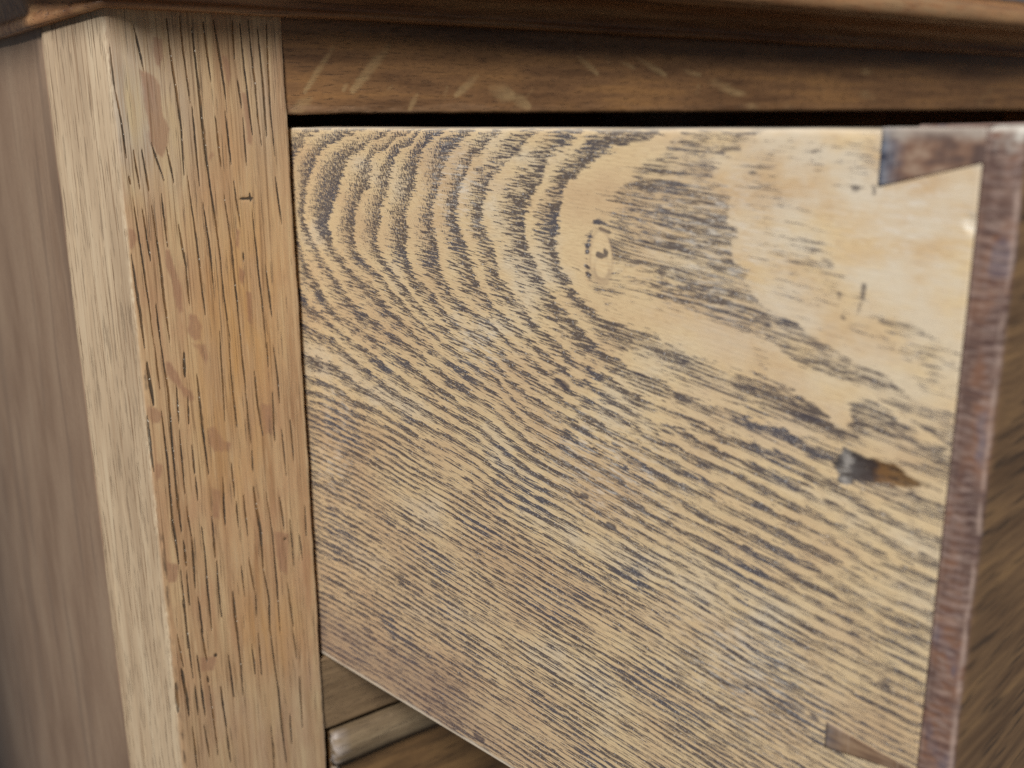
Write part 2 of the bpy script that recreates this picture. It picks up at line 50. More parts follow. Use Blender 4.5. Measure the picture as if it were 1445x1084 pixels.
RAIL_FLECKS=[(13.08,18.37,4.93,7.95,0.63),(28.35,19.17,17.66,8.36,1.02),(16.21,10.0,15.17,8.34,0.54),(36.11,7.8,33.47,3.64,0.66),(54.74,12.38,47.71,7.33,0.88),(59.27,9.01,65.84,7.41,1.77),(65.84,7.41,71.39,4.62,1.4),(89.16,18.04,96.39,13.59,0.74),(112.27,18.03,123.54,13.61,0.77),(131.32,14.98,138.54,13.85,0.69),(142.12,12.42,157.21,8.45,1.18),(229.02,20.84,223.39,16.12,1.28),(158.79,5.81,166.96,3.35,0.85),(105.57,16.89,110.67,15.41,0.54),(6.28,6.34,2.11,3.44,1.25)]
RINGS = np.array(RINGS); FIBRE = np.array(FIBRE)
rng = np.random.default_rng(7)

# ------------------------------------------------------------------ numeric helpers
def tps_fit(p, y, lam):
    d = np.linalg.norm(p[:, None]-p[None], axis=2); K = np.where(d > 0, d*d*np.log(np.maximum(d, 1e-9)), 0)
    n = len(p); P = np.c_[np.ones(n), p]
    A = np.zeros((n+3, n+3)); A[:n, :n] = K+lam*np.eye(n); A[:n, n:] = P; A[n:, :n] = P.T
    return np.linalg.solve(A, np.r_[y, np.zeros(3)])
def tps(p, c, q):
    out = np.empty(len(q)); n = len(p)
    for i in range(0, len(q), 20000):
        s = q[i:i+20000]; d2 = ((s[:, None]-p[None])**2).sum(2)
        out[i:i+20000] = 0.5*(d2*np.log(np.maximum(d2, 1e-12)))@c[:n]+c[n]+s@c[n+1:]
    return out
def seg_mask(q, segs):
    """soft 0..1 distance mask of line segments (x0,y0,x1,y1,r[,strength]) at points q"""
    out = np.zeros(len(q))
    for s in segs:
        a = np.array(s[:2]); b = np.array(s[2:4]); r = s[4]; k = s[5] if len(s) > 5 else 1.0
        lo = np.minimum(a, b)-3*r-0.3; hi = np.maximum(a, b)+3*r+0.3
        m = ((q > lo) & (q < hi)).all(1)
        if not m.any(): continue
        z = q[m]; ab = b-a; t = np.clip(((z-a)@ab)/max(ab@ab, 1e-9), 0, 1)
        d = np.linalg.norm(z-a-t[:, None]*ab, axis=1)
        out[m] = np.maximum(out[m], k*np.clip(1.35-d/r*0.85, 0, 1))
    return out
def line_mask(t, y, lines):
    """tapering open pores: each line is (half width, x0,z0, x1,z1, ...)"""
    out = np.zeros(len(t)); r_ = np.random.default_rng(3)
    for ln in lines:
        w0 = max(ln[0], 0.12)*2.15; p = np.array(ln[1:]).reshape(-1, 2)[:, ::-1]; ex = r_.uniform(0.6, 3.0, 2)*(np.linalg.norm(p[-1]-p[0]) > 2.5); da = (p[0]-p[1])/np.linalg.norm(p[0]-p[1]); db = (p[-1]-p[-2])/np.linalg.norm(p[-1]-p[-2]); p = np.vstack([p[0]+da*ex[0]*(abs(da[0]) > 0.8), p[1:-1], p[-1]+db*ex[1]*(abs(db[0]) > 0.8)]); sl = np.r_[0, np.cumsum(np.linalg.norm(np.diff(p, axis=0), axis=1))]
        k0, k1 = r_.uniform(0.3, 1.0, 2); dep = r_.uniform(0.72, 1.0); sk = r_.uniform(0.35, 0.75)
        lo = p.min(0)-1.2; hi = p.max(0)+1.2; m = (t > lo[0]) & (t < hi[0]) & (y > lo[1]) & (y < hi[1])
        if not m.any(): continue
        q = np.c_[t[m], y[m]]; best = np.zeros(len(q))
        for a, b, s0, s1 in zip(p[:-1], p[1:], sl[:-1], sl[1:]):
            ab = b-a; u = np.clip(((q-a)@ab)/max(ab@ab, 1e-9), 0, 1); d = np.linalg.norm(q-a-u[:, None]*ab, axis=1)
            f = (s0+u*(s1-s0))/sl[-1]; e0 = np.clip(f/sk, 0, 1); e1 = np.clip((1-f)/(1-sk), 0, 1)
            w = w0*(0.30+0.70*np.minimum(e0, e1)**0.6); best = np.maximum(best, np.clip(1.25-d/w*0.9, 0, 1)*dep)
        out[m] = np.maximum(out[m], best)
    return out
def soft_mask(q, segs):
    out = np.zeros(len(q))
    for s in segs:
        a = np.array(s[:2]); b = np.array(s[2:4]); r = s[4]; ab = b-a; t = ((q-a)@ab)/max(ab@ab, 1e-9); tc = np.clip(t, 0, 1)
        d = np.linalg.norm(q-a-tc[:, None]*ab, axis=1); out = np.maximum(out, np.exp(-(d/(r*(0.75+0.5*np.sin(np.pi*tc))))**3)*(0.55+0.45*tc)*(s[5] if len(s) > 5 else 1.0))
    return out
def poly_sdf(q, poly, far=9.0):
    out = np.full(len(q), far); P = np.array(poly); lo = P.min(0)-4; hi = P.max(0)+4
    m = ((q > lo) & (q < hi)).all(1)
    if not m.any(): return out
    z = q[m]; d = np.full(len(z), 1e9); ins = np.zeros(len(z), bool)
    for a, b in zip(P, np.roll(P, -1, 0)):
        ab = b-a; t = np.clip(((z-a)@ab)/max(ab@ab, 1e-9), 0, 1)
        d = np.minimum(d, np.linalg.norm(z-a-t[:, None]*ab, axis=1))
        c = (a[1] > z[:, 1]) != (b[1] > z[:, 1])
        ins ^= c & (z[:, 0] < (b[0]-a[0])*(z[:, 1]-a[1])/(b[1]-a[1]+1e-12)+a[0])
    out[m] = np.where(ins, -d, d)
    return out
def wave(x, seed, base, n=6):
    """smooth 1-D wobble, about -1..1"""
    r = np.random.default_rng(seed); o = 0
    for k in range(n): o = o+np.sin(x*base*1.9**k+r.uniform(0, 6.3))*0.62**k
    return o/2.0

# ------------------------------------------------------------------ mesh helpers
def link(o, parent=None):
    sc.collection.objects.link(o)
    if parent is not None:
        o.parent = parent; o.matrix_parent_inverse = parent.matrix_basis.inverted()
    return o
def frame(X, Y, Z, loc=(0, 0, 0)):
    return Matrix(((X[0], Y[0], Z[0], loc[0]), (X[1], Y[1], Z[1], loc[1]), (X[2], Y[2], Z[2], loc[2]), (0, 0, 0, 1)))
def thing(name, label, cat, M, group=None):
    o = bpy.data.objects.new(name, None); o.empty_display_size = 0.02; sc.collection.objects.link(o)
    o.matrix_basis = M; o['label'] = label; o['category'] = cat
    if group: o['group'] = group
    return o
def prism(name, loop, ts, M, parent, mat, disp=None, attrs=None, endround=0.0, smooth=True, warp=None):
    """closed loop (n,2) in local Y,Z swept along local X at stations ts; all in mm.
    disp(t,y,z,i) -> push along the outward normal; attrs {name: f(t,y,z,i)}"""
    L = np.array(loop, float); ts = np.array(ts, float); n, m = len(L), len(ts)
    ar = 0.5*np.sum(L[:, 0]*np.roll(L[:, 1], -1)-np.roll(L[:, 0], -1)*L[:, 1])
    if ar < 0: L = L[::-1].copy(); idx0 = np.arange(n)[::-1]
    else: idx0 = np.arange(n)
    tg = np.roll(L, -1, 0)-np.roll(L, 1, 0); nrm = np.c_[tg[:, 1], -tg[:, 0]]; nrm /= np.maximum(np.linalg.norm(nrm, axis=1), 1e-9)[:, None]
    T, I = np.meshgrid(ts, np.arange(n), indexing='ij'); T = T.ravel(); I = I.ravel()
    Y, Z = L[I, 0], L[I, 1]; D = np.zeros(len(T))
    if disp is not None: D = disp(T, Y, Z, idx0[I])
    if endround > 0:
        e = np.minimum(T-ts[0], ts[-1]-T); k = np.clip(endround-e, 0, endround); D = D-(endround-np.sqrt(np.maximum(endround**2-k**2, 0)))
    co = np.c_[T, Y+nrm[I, 0]*D, Z+nrm[I, 1]*D]
    if warp is not None: co = warp(co, idx0[I])
    r = np.arange(m-1)[:, None]*n; c = np.arange(n)[None]; c2 = (c+1) % n
    q = np.stack([r+c, r+c2, r+n+c2, r+n+c], -1).reshape(-1, 4)
    nq = len(q); loops = np.r_[q.ravel(), np.arange(n)[::-1], (m-1)*n+np.arange(n)]
    start = np.r_[np.arange(nq)*4, nq*4, nq*4+n]; tot = np.r_[np.full(nq, 4), n, n]
    me = bpy.data.meshes.new(name); me.vertices.add(len(co)); me.vertices.foreach_set('co', (co/1000).astype(np.float32).ravel())
    me.loops.add(len(loops)); me.loops.foreach_set('vertex_index', loops.astype(np.int32))
    me.polygons.add(nq+2); me.polygons.foreach_set('loop_start', start.astype(np.int32))
    me.update(calc_edges=True); me.validate()
    sm = np.full(len(me.polygons), smooth); sm[-2:] = False; me.polygons.foreach_set('use_smooth', sm)
    for k, f in (attrs or {}).items():
        a = me.attributes.new(k, 'FLOAT', 'POINT'); a.data.foreach_set('value', np.asarray(f(T, Y, Z, idx0[I]), dtype=np.float32))
    me.materials.append(mat)
    o = bpy.data.objects.new(name, me); o.matrix_basis = M
    return link(o, parent)
def arc(cx, cy, r, a0, a1, n=6):
    return [(cx+r*math.cos(math.radians(a0+(a1-a0)*k/n)), cy+r*math.sin(math.radians(a0+(a1-a0)*k/n))) for k in range(n+1)]
def rect(y0, y1, z0, z1, r=0.6, n=4):
    return arc(y1-r, z0+r, r, -90, 0, n)+arc(y1-r, z1-r, r, 0, 90, n)+arc(y0+r, z1-r, r, 90, 180, n)+arc(y0+r, z0+r, r, 180, 270, n)
def lin(a, b, step): return list(np.linspace(a, b, max(2, int(round(abs(b-a)/step))+1)))
def join(*ls):
    o = []
    for l in ls:
        for v in l:
            if not o or v-o[-1] > 1e-6: o.append(v)
    return o
def sample(pts, step):
    """resample an open polyline so that no step is longer than `step`"""
    o = [pts[0]]
    for a, b in zip(pts[:-1], pts[1:]):
        k = max(1, int(math.ceil(math.dist(a, b)/step)))
        o += [(a[0]+(b[0]-a[0])*j/k, a[1]+(b[1]-a[1])*j/k) for j in range(1, k+1)]
    return o
ID = Matrix.Identity(4)

# ------------------------------------------------------------------ material helpers
def rgb(r, g, b):
    f = lambda c: (c/255/12.92 if c/255 <= 0.04045 else ((c/255+0.055)/1.055)**2.4)
    return (f(r), f(g), f(b), 1.0)
class G:
    def __init__(s, name):
        s.m = bpy.data.materials.new(name); s.m.use_nodes = True; s.t = s.m.node_tree; s.n = s.t.nodes
        s.b = s.n['Principled BSDF']; tc = s.n.new('ShaderNodeTexCoord')
        s.P = s.vm('MULTIPLY', tc.outputs['Object'], (1000, 1000, 1000))
        sp = s.n.new('ShaderNodeSeparateXYZ'); s.l(s.P, sp.inputs[0]); s.x, s.y, s.z = sp.outputs
    def l(s, a, i):
        if hasattr(a, 'is_output'): s.t.links.new(a, i)
        else: i.default_value = a
    def vm(s, op, a, b):
        n = s.n.new('ShaderNodeVectorMath'); n.operation = op; s.l(a, n.inputs[0]); s.l(b, n.inputs[1]); return n.outputs[0]
    def f(s, op, a, b=0.0, c=0.0, clamp=False):
        n = s.n.new('ShaderNodeMath'); n.operation = op; n.use_clamp = clamp
        s.l(a, n.inputs[0]); s.l(b, n.inputs[1]); s.l(c, n.inputs[2]); return n.outputs[0]
    def vec(s, x, y, z=0.0):
        n = s.n.new('ShaderNodeCombineXYZ'); s.l(x, n.inputs[0]); s.l(y, n.inputs[1]); s.l(z, n.inputs[2]); return n.outputs[0]
    def noise(s, v, scale=1.0, detail=2.0, rough=0.5, dist=0.0, two=False):
        n = s.n.new('ShaderNodeTexNoise'); s.l(v, n.inputs['Vector']); n.inputs['Scale'].default_value = scale
        if two: n.noise_dimensions = '2D'
        n.inputs['Detail'].default_value = detail; n.inputs['Roughness'].default_value = rough; n.inputs['Distortion'].default_value = dist
        return n.outputs['Fac']
    def gn(s, kx, ky, kz=None, off=0.0, detail=2.0, rough=0.5, dist=0.0):
        """noise of the board's own millimetres, stretched by the three factors"""
        n = s.vm('ADD', s.vm('MULTIPLY', s.P, (kx, ky, ky if kz is None else kz)), (off, off*1.7, off*0.6))
        return s.noise(n, 1.0, detail, rough, dist)
    def step(s, a, lo, hi):
        n = s.n.new('ShaderNodeMapRange'); n.interpolation_type = 'SMOOTHSTEP'
        s.l(a, n.inputs[0]); s.l(lo, n.inputs[1]); s.l(hi, n.inputs[2]); return n.outputs[0]
    def ramp(s, a, stops, interp='LINEAR'):
        n = s.n.new('ShaderNodeValToRGB'); n.color_ramp.interpolation = interp; e = n.color_ramp.elements
        while len(e) < len(stops): e.new(0.5)
        for k, (p, c) in zip(e, stops): k.position = p; k.color = c if not isinstance(c, (int, float)) else (c, c, c, 1)
        s.l(a, n.inputs[0]); return n.outputs[0]
    def mix(s, fac, a, b, mode='MIX'):
        n = s.n.new('ShaderNodeMix'); n.data_type = 'RGBA'; n.blend_type = mode
        s.l(fac, n.inputs[0]); s.l(a, n.inputs[6]); s.l(b, n.inputs[7]); return n.outputs[2]
    def attr(s, name):
        n = s.n.new('ShaderNodeAttribute'); n.attribute_name = name; return n.outputs['Fac']
    def bump(s, h, dist, strength=1.0, prev=None):
        n = s.n.new('ShaderNodeBump'); n.inputs['Strength'].default_value = strength; n.inputs['Distance'].default_value = dist/1000
        s.l(h, n.inputs['Height'])
        if prev is not None: s.t.links.new(prev, n.inputs['Normal'])
        return n.outputs[0]
    def out(s, col, rough, normal=None, spec=0.4, coat=0.0, coat_rough=0.3):
        s.l(col, s.b.inputs['Base Color']); s.l(rough, s.b.inputs['Roughness']); s.b.inputs['Specular IOR Level'].default_value = spec
        if normal is not None: s.t.links.new(normal, s.b.inputs['Normal'])
        s.b.inputs['Coat Weight'].default_value = coat; s.b.inputs['Coat Roughness'].default_value = coat_rough
        return s.m

def mat_drawer_side():
    g = G('oak drawer side with open dark grain')
    ph, psi, amp, dens, mark, knot = [g.attr(k) for k in ('phase', 'fibre', 'amount', 'dense', 'mark', 'knot')]
    short = g.attr('short'); steep = g.f('MAXIMUM', short, 0.0)
    N2 = lambda kx, ky, ox, d=2.0, r=0.5: g.noise(g.vec(g.f('ADD', g.f('MULTIPLY', g.x, kx), ox), g.f('MULTIPLY', psi, ky)), 1.0, d, r, 0.0, True)
    B2 = lambda kx, ky, ox, d=2.0, r=0.5: g.noise(g.vec(g.f('ADD', g.f('MULTIPLY', g.x, kx), ox), g.f('MULTIPLY', g.y, ky)), 1.0, d, r, 0.0, True)
    # pores lie along the fibre; in the upper left, where the fibre dives towards the knot, they stand steep and short
    even = g.attr('even'); lng = g.attr('long')
    n_mid = N2(0.25, 2.8, 0.0, 2.5, 0.58); n_far = N2(0.070, 3.1, 57.0, 3.0, 0.64)
    n_long = g.f('ADD', g.f('MULTIPLY', n_mid, g.f('SUBTRACT', 1.0, lng)), g.f('MULTIPLY', n_far, lng))
    al = g.f('SUBTRACT', g.f('MULTIPLY', g.x, 0.46), g.f('MULTIPLY', g.y, 0.89)); ac = g.f('ADD', g.f('MULTIPLY', g.x, 0.89), g.f('MULTIPLY', g.y, 0.46))
    n_st = g.noise(g.vec(g.f('MULTIPLY', al, 0.95), g.f('MULTIPLY', ac, 3.4)), 1.0, 2.0, 0.6, 0.3, True)
    n1 = g.f('ADD', g.f('MULTIPLY', n_long, g.f('SUBTRACT', 1.0, steep)), g.f('MULTIPLY', n_st, steep))
    n2 = N2(0.36, 5.8, 7.0, 2.0, 0.62)
    nj = N2(0.20, 2.3, 30.0, 2.0, 0.6)
    nw = B2(0.10, 0.13, 11.0)
    jit = g.f('MULTIPLY', g.attr('grade'), g.f('ADD', g.f('MULTIPLY', g.f('SUBTRACT', nj, 0.5), 5.0), g.f('MULTIPLY', g.f('SUBTRACT', nw, 0.5), 1.8)))
    d = g.f('FRACT', g.f('ADD', ph, jit))
    wd = g.ramp(d, [(0.0, 0.10), (0.03, 1.0), (0.22, 0.92), (0.42, 0.78), (0.60, 0.62), (0.76, 0.42), (0.88, 0.10), (1.0, 0.03)])
    blot = B2(0.05, 0.09, 31.0)
    lane = N2(0.028, 0.42, 41.0, 2.0, 0.55)
    wd = g.f('ADD', g.f('MULTIPLY', wd, g.f('SUBTRACT', 1.0, g.f('MULTIPLY', even, 0.25))), g.f('MULTIPLY', even, g.f('MULTIPLY', g.f('SUBTRACT', lane, 0.22), 0.62)))
    wd = g.f('ADD', g.f('MULTIPLY', wd, g.f('MULTIPLY', amp, g.f('ADD', 0.70, g.f('MULTIPLY', blot, 0.62)))), dens)
    wd = g.f('MULTIPLY', wd, g.f('SUBTRACT', 1.0, g.attr('calm')))
    wd = g.f('MAXIMUM', wd, g.f('MULTIPLY', g.attr('inner'), g.f('ADD', 0.45, g.f('MULTIPLY', lane, 0.70))))
    nn = g.f('ADD', g.f('MULTIPLY', n1, 0.66), g.f('MULTIPLY', n2, 0.34))
    th = g.f('SUBTRACT', g.f('ADD', 0.725, g.f('MULTIPLY', even, 0.062)), g.f('MULTIPLY', wd, g.f('ADD', 0.285, g.f('MULTIPLY', even, 0.09))))
    pore = g.step(nn, g.f('SUBTRACT', th, 0.022), g.f('ADD', th, 0.028))
    pore = g.f('MULTIPLY', pore, g.f('MULTIPLY', g.f('SUBTRACT', 1.0, knot, clamp=True), g.f('MINIMUM', g.f('MULTIPLY', amp, 1.6), 1.0)))
    tone = B2(0.035, 0.06, 3.0, 3.0, 0.55)
    base = g.ramp(tone, [(0.30, rgb(198, 170, 134)), (0.45, rgb(208, 182, 144)), (0.58, rgb(214, 190, 150)), (0.72, rgb(212, 194, 164))])
    late = g.step(d, 0.74, 0.95)
    base = g.mix(g.f('MULTIPLY', late, 0.14), base, rgb(210, 176, 130))
    fine = N2(0.5, 5.5, 17.0, 3.0, 0.62)
    base = g.mix(g.f('MULTIPLY', g.step(fine, 0.44, 0.72), 0.34), base, rgb(164, 132, 100))
    grey = g.attr('grey')
    base = g.mix(g.f('MULTIPLY', grey, g.f('MULTIPLY', g.step(B2(0.09, 0.16, 61.0, 4.0, 0.6), 0.30, 0.70), 0.62)), base, rgb(212, 200, 180))
    base = g.mix(g.f('MULTIPLY', g.attr('ruddy'), 0.35), base, rgb(190, 156, 126))
    dk = g.ramp(blot, [(0.35, rgb(62, 56, 62)), (0.52, rgb(72, 62, 60)), (0.68, rgb(56, 58, 72))])
    dk = g.mix(g.step(n2, 0.52, 0.76), dk, rgb(92, 82, 78))
    dk = g.mix(g.f('SUBTRACT', 1.0, g.f('MINIMUM', amp, 1.0)), dk, rgb(140, 124, 108))
    col = g.mix(g.f('MULTIPLY', g.step(wd, 0.45, 1.1), 0.20), base, rgb(126, 110, 100))
    col = g.mix(g.f('MULTIPLY', pore, 0.92), col, dk)
    col = g.mix(g.f('MULTIPLY', g.step(knot, 0.2, 0.9), 0.75), col, g.ramp(fine, [(0.35, rgb(206, 178, 138)), (0.6, rgb(220, 196, 156))]))
    # tiny pale filler specks left in the open pores
    sp = g.step(N2(2.2, 3.4, 23.0, 1.0), 0.68, 0.76)
    col = g.mix(g.f('MULTIPLY', sp, g.f('MULTIPLY', pore, 0.75)), col, rgb(206, 202, 198))
    mk = g.f('MULTIPLY', g.step(g.f('ADD', mark, g.f('MULTIPLY', g.f('SUBTRACT', nn, 0.5), 2.2)), 0.25, 0.75), g.step(mark, 0.02, 0.3))
    col = g.mix(g.f('MULTIPLY', mk, 0.82), col, rgb(66, 60, 66))
    col = g.mix(g.f('MULTIPLY', g.attr('stain'), g.f('ADD', 0.25, g.f('MULTIPLY', nn, 0.7))), col, rgb(112, 92, 88))
    gz = g.attr('gouge')
    gn1 = g.gn(0.8, 0.8, off=5.0, detail=3.0, rough=0.6)
    gcol = g.ramp(g.f('DIVIDE', g.f('SUBTRACT', g.f('ADD', g.x, g.f('MULTIPLY', gn1, 3.0)), 141.0), 17.0), [(0.0, rgb(110, 98, 86)), (0.10, rgb(66, 60, 58)), (0.21, rgb(150, 144, 138)), (0.26, rgb(84, 78, 76)), (0.44, rgb(62, 50, 46)), (0.52, rgb(116, 84, 52)), (0.78, rgb(122, 94, 62)), (1.0, rgb(96, 84, 72))])
    gcol = g.mix(g.f('MULTIPLY', g.step(g.gn(0.5, 2.2, off=25.0, detail=3.0), 0.50, 0.66), 0.75), gcol, rgb(56, 46, 42))
    gz = g.step(g.f('ADD', gz, g.f('MULTIPLY', g.f('SUBTRACT', g.gn(0.6, 2.0, off=35.0, detail=3.0), 0.5), 1.6)), 0.3, 0.75)
    col = g.mix(gz, col, gcol)
    col = g.mix(g.f('MULTIPLY', g.attr('chip'), g.f('MULTIPLY', g.step(fine, 0.38, 0.6), 0.7)), col, rgb(226, 222, 210))
    painted_sheen = g.f('MULTIPLY', g.step(N2(0.25, 1.6, 91.0, 3.0, 0.7), 0.48, 0.74), g.attr('painted_sheen'))
    col = g.mix(g.f('MULTIPLY', painted_sheen, 0.55), col, rgb(222, 216, 206))  # soft whitish sheen of the board, put into the colour as pale patches
    col = g.mix(g.f('MULTIPLY', g.attr('knotring'), 0.55), col, rgb(146, 122, 102))
    col = g.mix(g.attr('rim'), col, rgb(206, 192, 172))
    rough = g.f('ADD', 0.38, g.f('MULTIPLY', pore, 0.28)); rough = g.f('ADD', rough, g.f('MULTIPLY', blot, 0.10))
    return g.out(col, rough, g.bump(n1, 0.16, 0.5), spec=0.5)

def mat_post():
    g = G('worn oak post with long open pores')
    pore, fleck, cham, amber, edge = [g.attr(k) for k in ('pore', 'fleck', 'chamfer', 'amber', 'edge')]
    wob = g.gn(0.55, 2.4, off=2.0, detail=3.0, rough=0.65)
    pm = g.step(g.f('ADD', pore, g.f('MULTIPLY', g.f('SUBTRACT', wob, 0.5), 0.75)), 0.26, 0.66); pm = g.f('MULTIPLY', pm, g.step(pore, 0.03, 0.25))
    ny = g.gn(0.075, 2.1, off=8.0, detail=2.0, rough=0.55)
    fp = g.f('MULTIPLY', g.step(ny, 0.60, 0.70), g.step(g.gn(0.05, 0.25, off=19.0), 0.38, 0.62))
    tone = g.gn(0.022, 0.34, off=4.0, detail=4.0, rough=0.6)
    front = g.ramp(tone, [(0.30, rgb(158, 120, 88)), (0.43, rgb(182, 148, 112)), (0.54, rgb(194, 162, 124)), (0.68, rgb(202, 174, 134))])
    front = g.mix(g.f('MULTIPLY', g.step(g.gn(0.06, 0.13, off=84.0, detail=3.0), 0.46, 0.66), 0.5), front, rgb(180, 140, 108))
    am = g.ramp(g.gn(0.05, 0.3, off=14.0), [(0.4, rgb(194, 150, 96)), (0.62, rgb(188, 152, 112))])
    front = g.mix(g.f('MULTIPLY', amber, 0.85), front, am)
    grey = g.attr('grey'); front = g.mix(g.f('MULTIPLY', grey, 0.85), front, g.ramp(g.gn(0.05, 0.3, off=44.0), [(0.4, rgb(186, 172, 152)), (0.6, rgb(200, 180, 144))]))
    pale = g.ramp(g.gn(0.018, 0.35, off=24.0, detail=3.0), [(0.33, rgb(166, 144, 118)), (0.5, rgb(182, 160, 132)), (0.66, rgb(190, 170, 142))])
    col = g.mix(cham, front, pale)
    st = g.gn(0.05, 3.2, off=9.0, detail=3.0, rough=0.62)
    col = g.mix(g.f('MULTIPLY', g.step(st, 0.46, 0.70), g.f('SUBTRACT', 0.55, g.f('MULTIPLY', cham, 0.30))), col, rgb(148, 116, 86))
    col = g.mix(g.f('MULTIPLY', g.step(g.gn(0.10, 2.4, off=61.0, detail=2.0), 0.60, 0.74), 0.35), col, rgb(214, 188, 150))
    fleck = g.step(g.f('ADD', fleck, g.f('MULTIPLY', g.f('SUBTRACT', wob, 0.5), 1.1)), 0.15, 0.95)
    col = g.mix(g.f('MULTIPLY', fleck, g.f('ADD', 0.15, g.f('MULTIPLY', tone, 0.8))), col, rgb(146, 104, 84))
    dk = g.ramp(g.gn(0.12, 0.6, off=6.0), [(0.38, rgb(52, 46, 40)), (0.5, rgb(70, 58, 44)), (0.64, rgb(112, 82, 50))])
    fp = g.f('MAXIMUM', fp, g.f('MULTIPLY', cham, g.step(g.gn(0.085, 2.6, off=58.0, detail=3.0, rough=0.6), 0.58, 0.66)))
    fpc = g.f('MULTIPLY', fp, g.f('SUBTRACT', 0.72, g.f('MULTIPLY', cham, 0.22)))
    col = g.mix(fpc, col, rgb(104, 86, 70))
    l2 = g.step(g.gn(0.035, 2.7, off=66.0, detail=3.0, rough=0.65), 0.57, 0.66); col = g.mix(g.f('MULTIPLY', l2, 0.62), col, rgb(108, 80, 56))
    halo = g.f('MULTIPLY', g.step(pore, 0.0, 0.7), 0.40); col = g.mix(halo, col, rgb(148, 110, 70))
    col = g.mix(g.f('MULTIPLY', pm, 0.92), col, dk)
    sp = g.f('MULTIPLY', g.step(g.gn(1.6, 3.0, off=33.0, detail=1.0), 0.69, 0.76), g.f('ADD', pm, 0.04, clamp=True))
    col = g.mix(sp, col, rgb(226, 216, 198))
    col = g.mix(g.f('MULTIPLY', edge, g.step(wob, 0.36, 0.62)), col, rgb(224, 206, 176))
    dirt = g.attr('dirt'); col = g.mix(g.f('MULTIPLY', dirt, g.step(g.gn(0.3, 0.5, off=73.0, detail=3.0), 0.38, 0.62)), col, rgb(74, 62, 52))
    h = g.f('SUBTRACT', g.f('MULTIPLY', st, 0.35), g.f('ADD', pm, g.f('MULTIPLY', fp, 0.6)))
    rough = g.f('ADD', 0.46, g.f('MULTIPLY', g.f('ADD', pm, g.f('MULTIPLY', cham, 0.3)), 0.3))
    return g.out(col, rough, g.bump(h, 0.16, 0.7), spec=0.4)

def mat_plain(name, lo, mid, hi, dark, pore_k=(0.10, 2.4), pore_amt=0.55, rough=0.42, fleck=None, worn=None, coat=0.15, off=0.0, bump=0.10, pore_lo=0.56, streak=0.4, fat=0.30):
    """stained oak: long soft streaks, short dark pores along local X, optional ray flecks and worn arris from mesh attributes"""
    g = G(name)
    t = g.gn(0.022, fat, off=off+1.0, detail=3.0, rough=0.55)
    col = g.ramp(t, [(0.34, lo), (0.5, mid), (0.66, hi)])
    s = g.gn(0.07, 1.6, off=off+5.0, detail=3.0, rough=0.6); col = g.mix(g.f('MULTIPLY', g.step(s, 0.48, 0.72), streak), col, lo)
    b = g.gn(0.05, 0.10, off=off+15.0, detail=2.0); col = g.mix(g.f('MULTIPLY', g.step(b, 0.5, 0.72), 0.45), col, hi)
    p = g.step(g.gn(pore_k[0], pore_k[1], off=off+9.0, detail=2.0, rough=0.6), pore_lo, pore_lo+0.12)
    col = g.mix(g.f('MULTIPLY', p, pore_amt), col, dark)
    if fleck is not None:
        a = g.attr('fleck'); col = g.mix(g.f('MULTIPLY', g.step(g.f('ADD', a, g.f('MULTIPLY', g.f('SUBTRACT', s, 0.5), 0.9)), 0.15, 1.1), 0.72), col, fleck)
    if worn is not None:
        a = g.attr('worn'); col = g.mix(g.f('MULTIPLY', a, g.step(g.gn(0.12, 0.5, off=off+21.0, detail=3.0), 0.30, 0.66)), col, worn)
    mo = g.gn(0.7, 1.5, off=off+33.0, detail=4.0, rough=0.7); col = g.mix(g.f('MULTIPLY', g.step(mo, 0.42, 0.70), 0.22), col, dark)
    h = g.f('SUBTRACT', g.f('MULTIPLY', s, 0.4), p)
    r = g.f('ADD', rough-0.05, g.f('MULTIPLY', b, 0.14))
    return g.out(col, r, g.bump(h, bump, 0.6), spec=0.45, coat=coat, coat_rough=0.28)

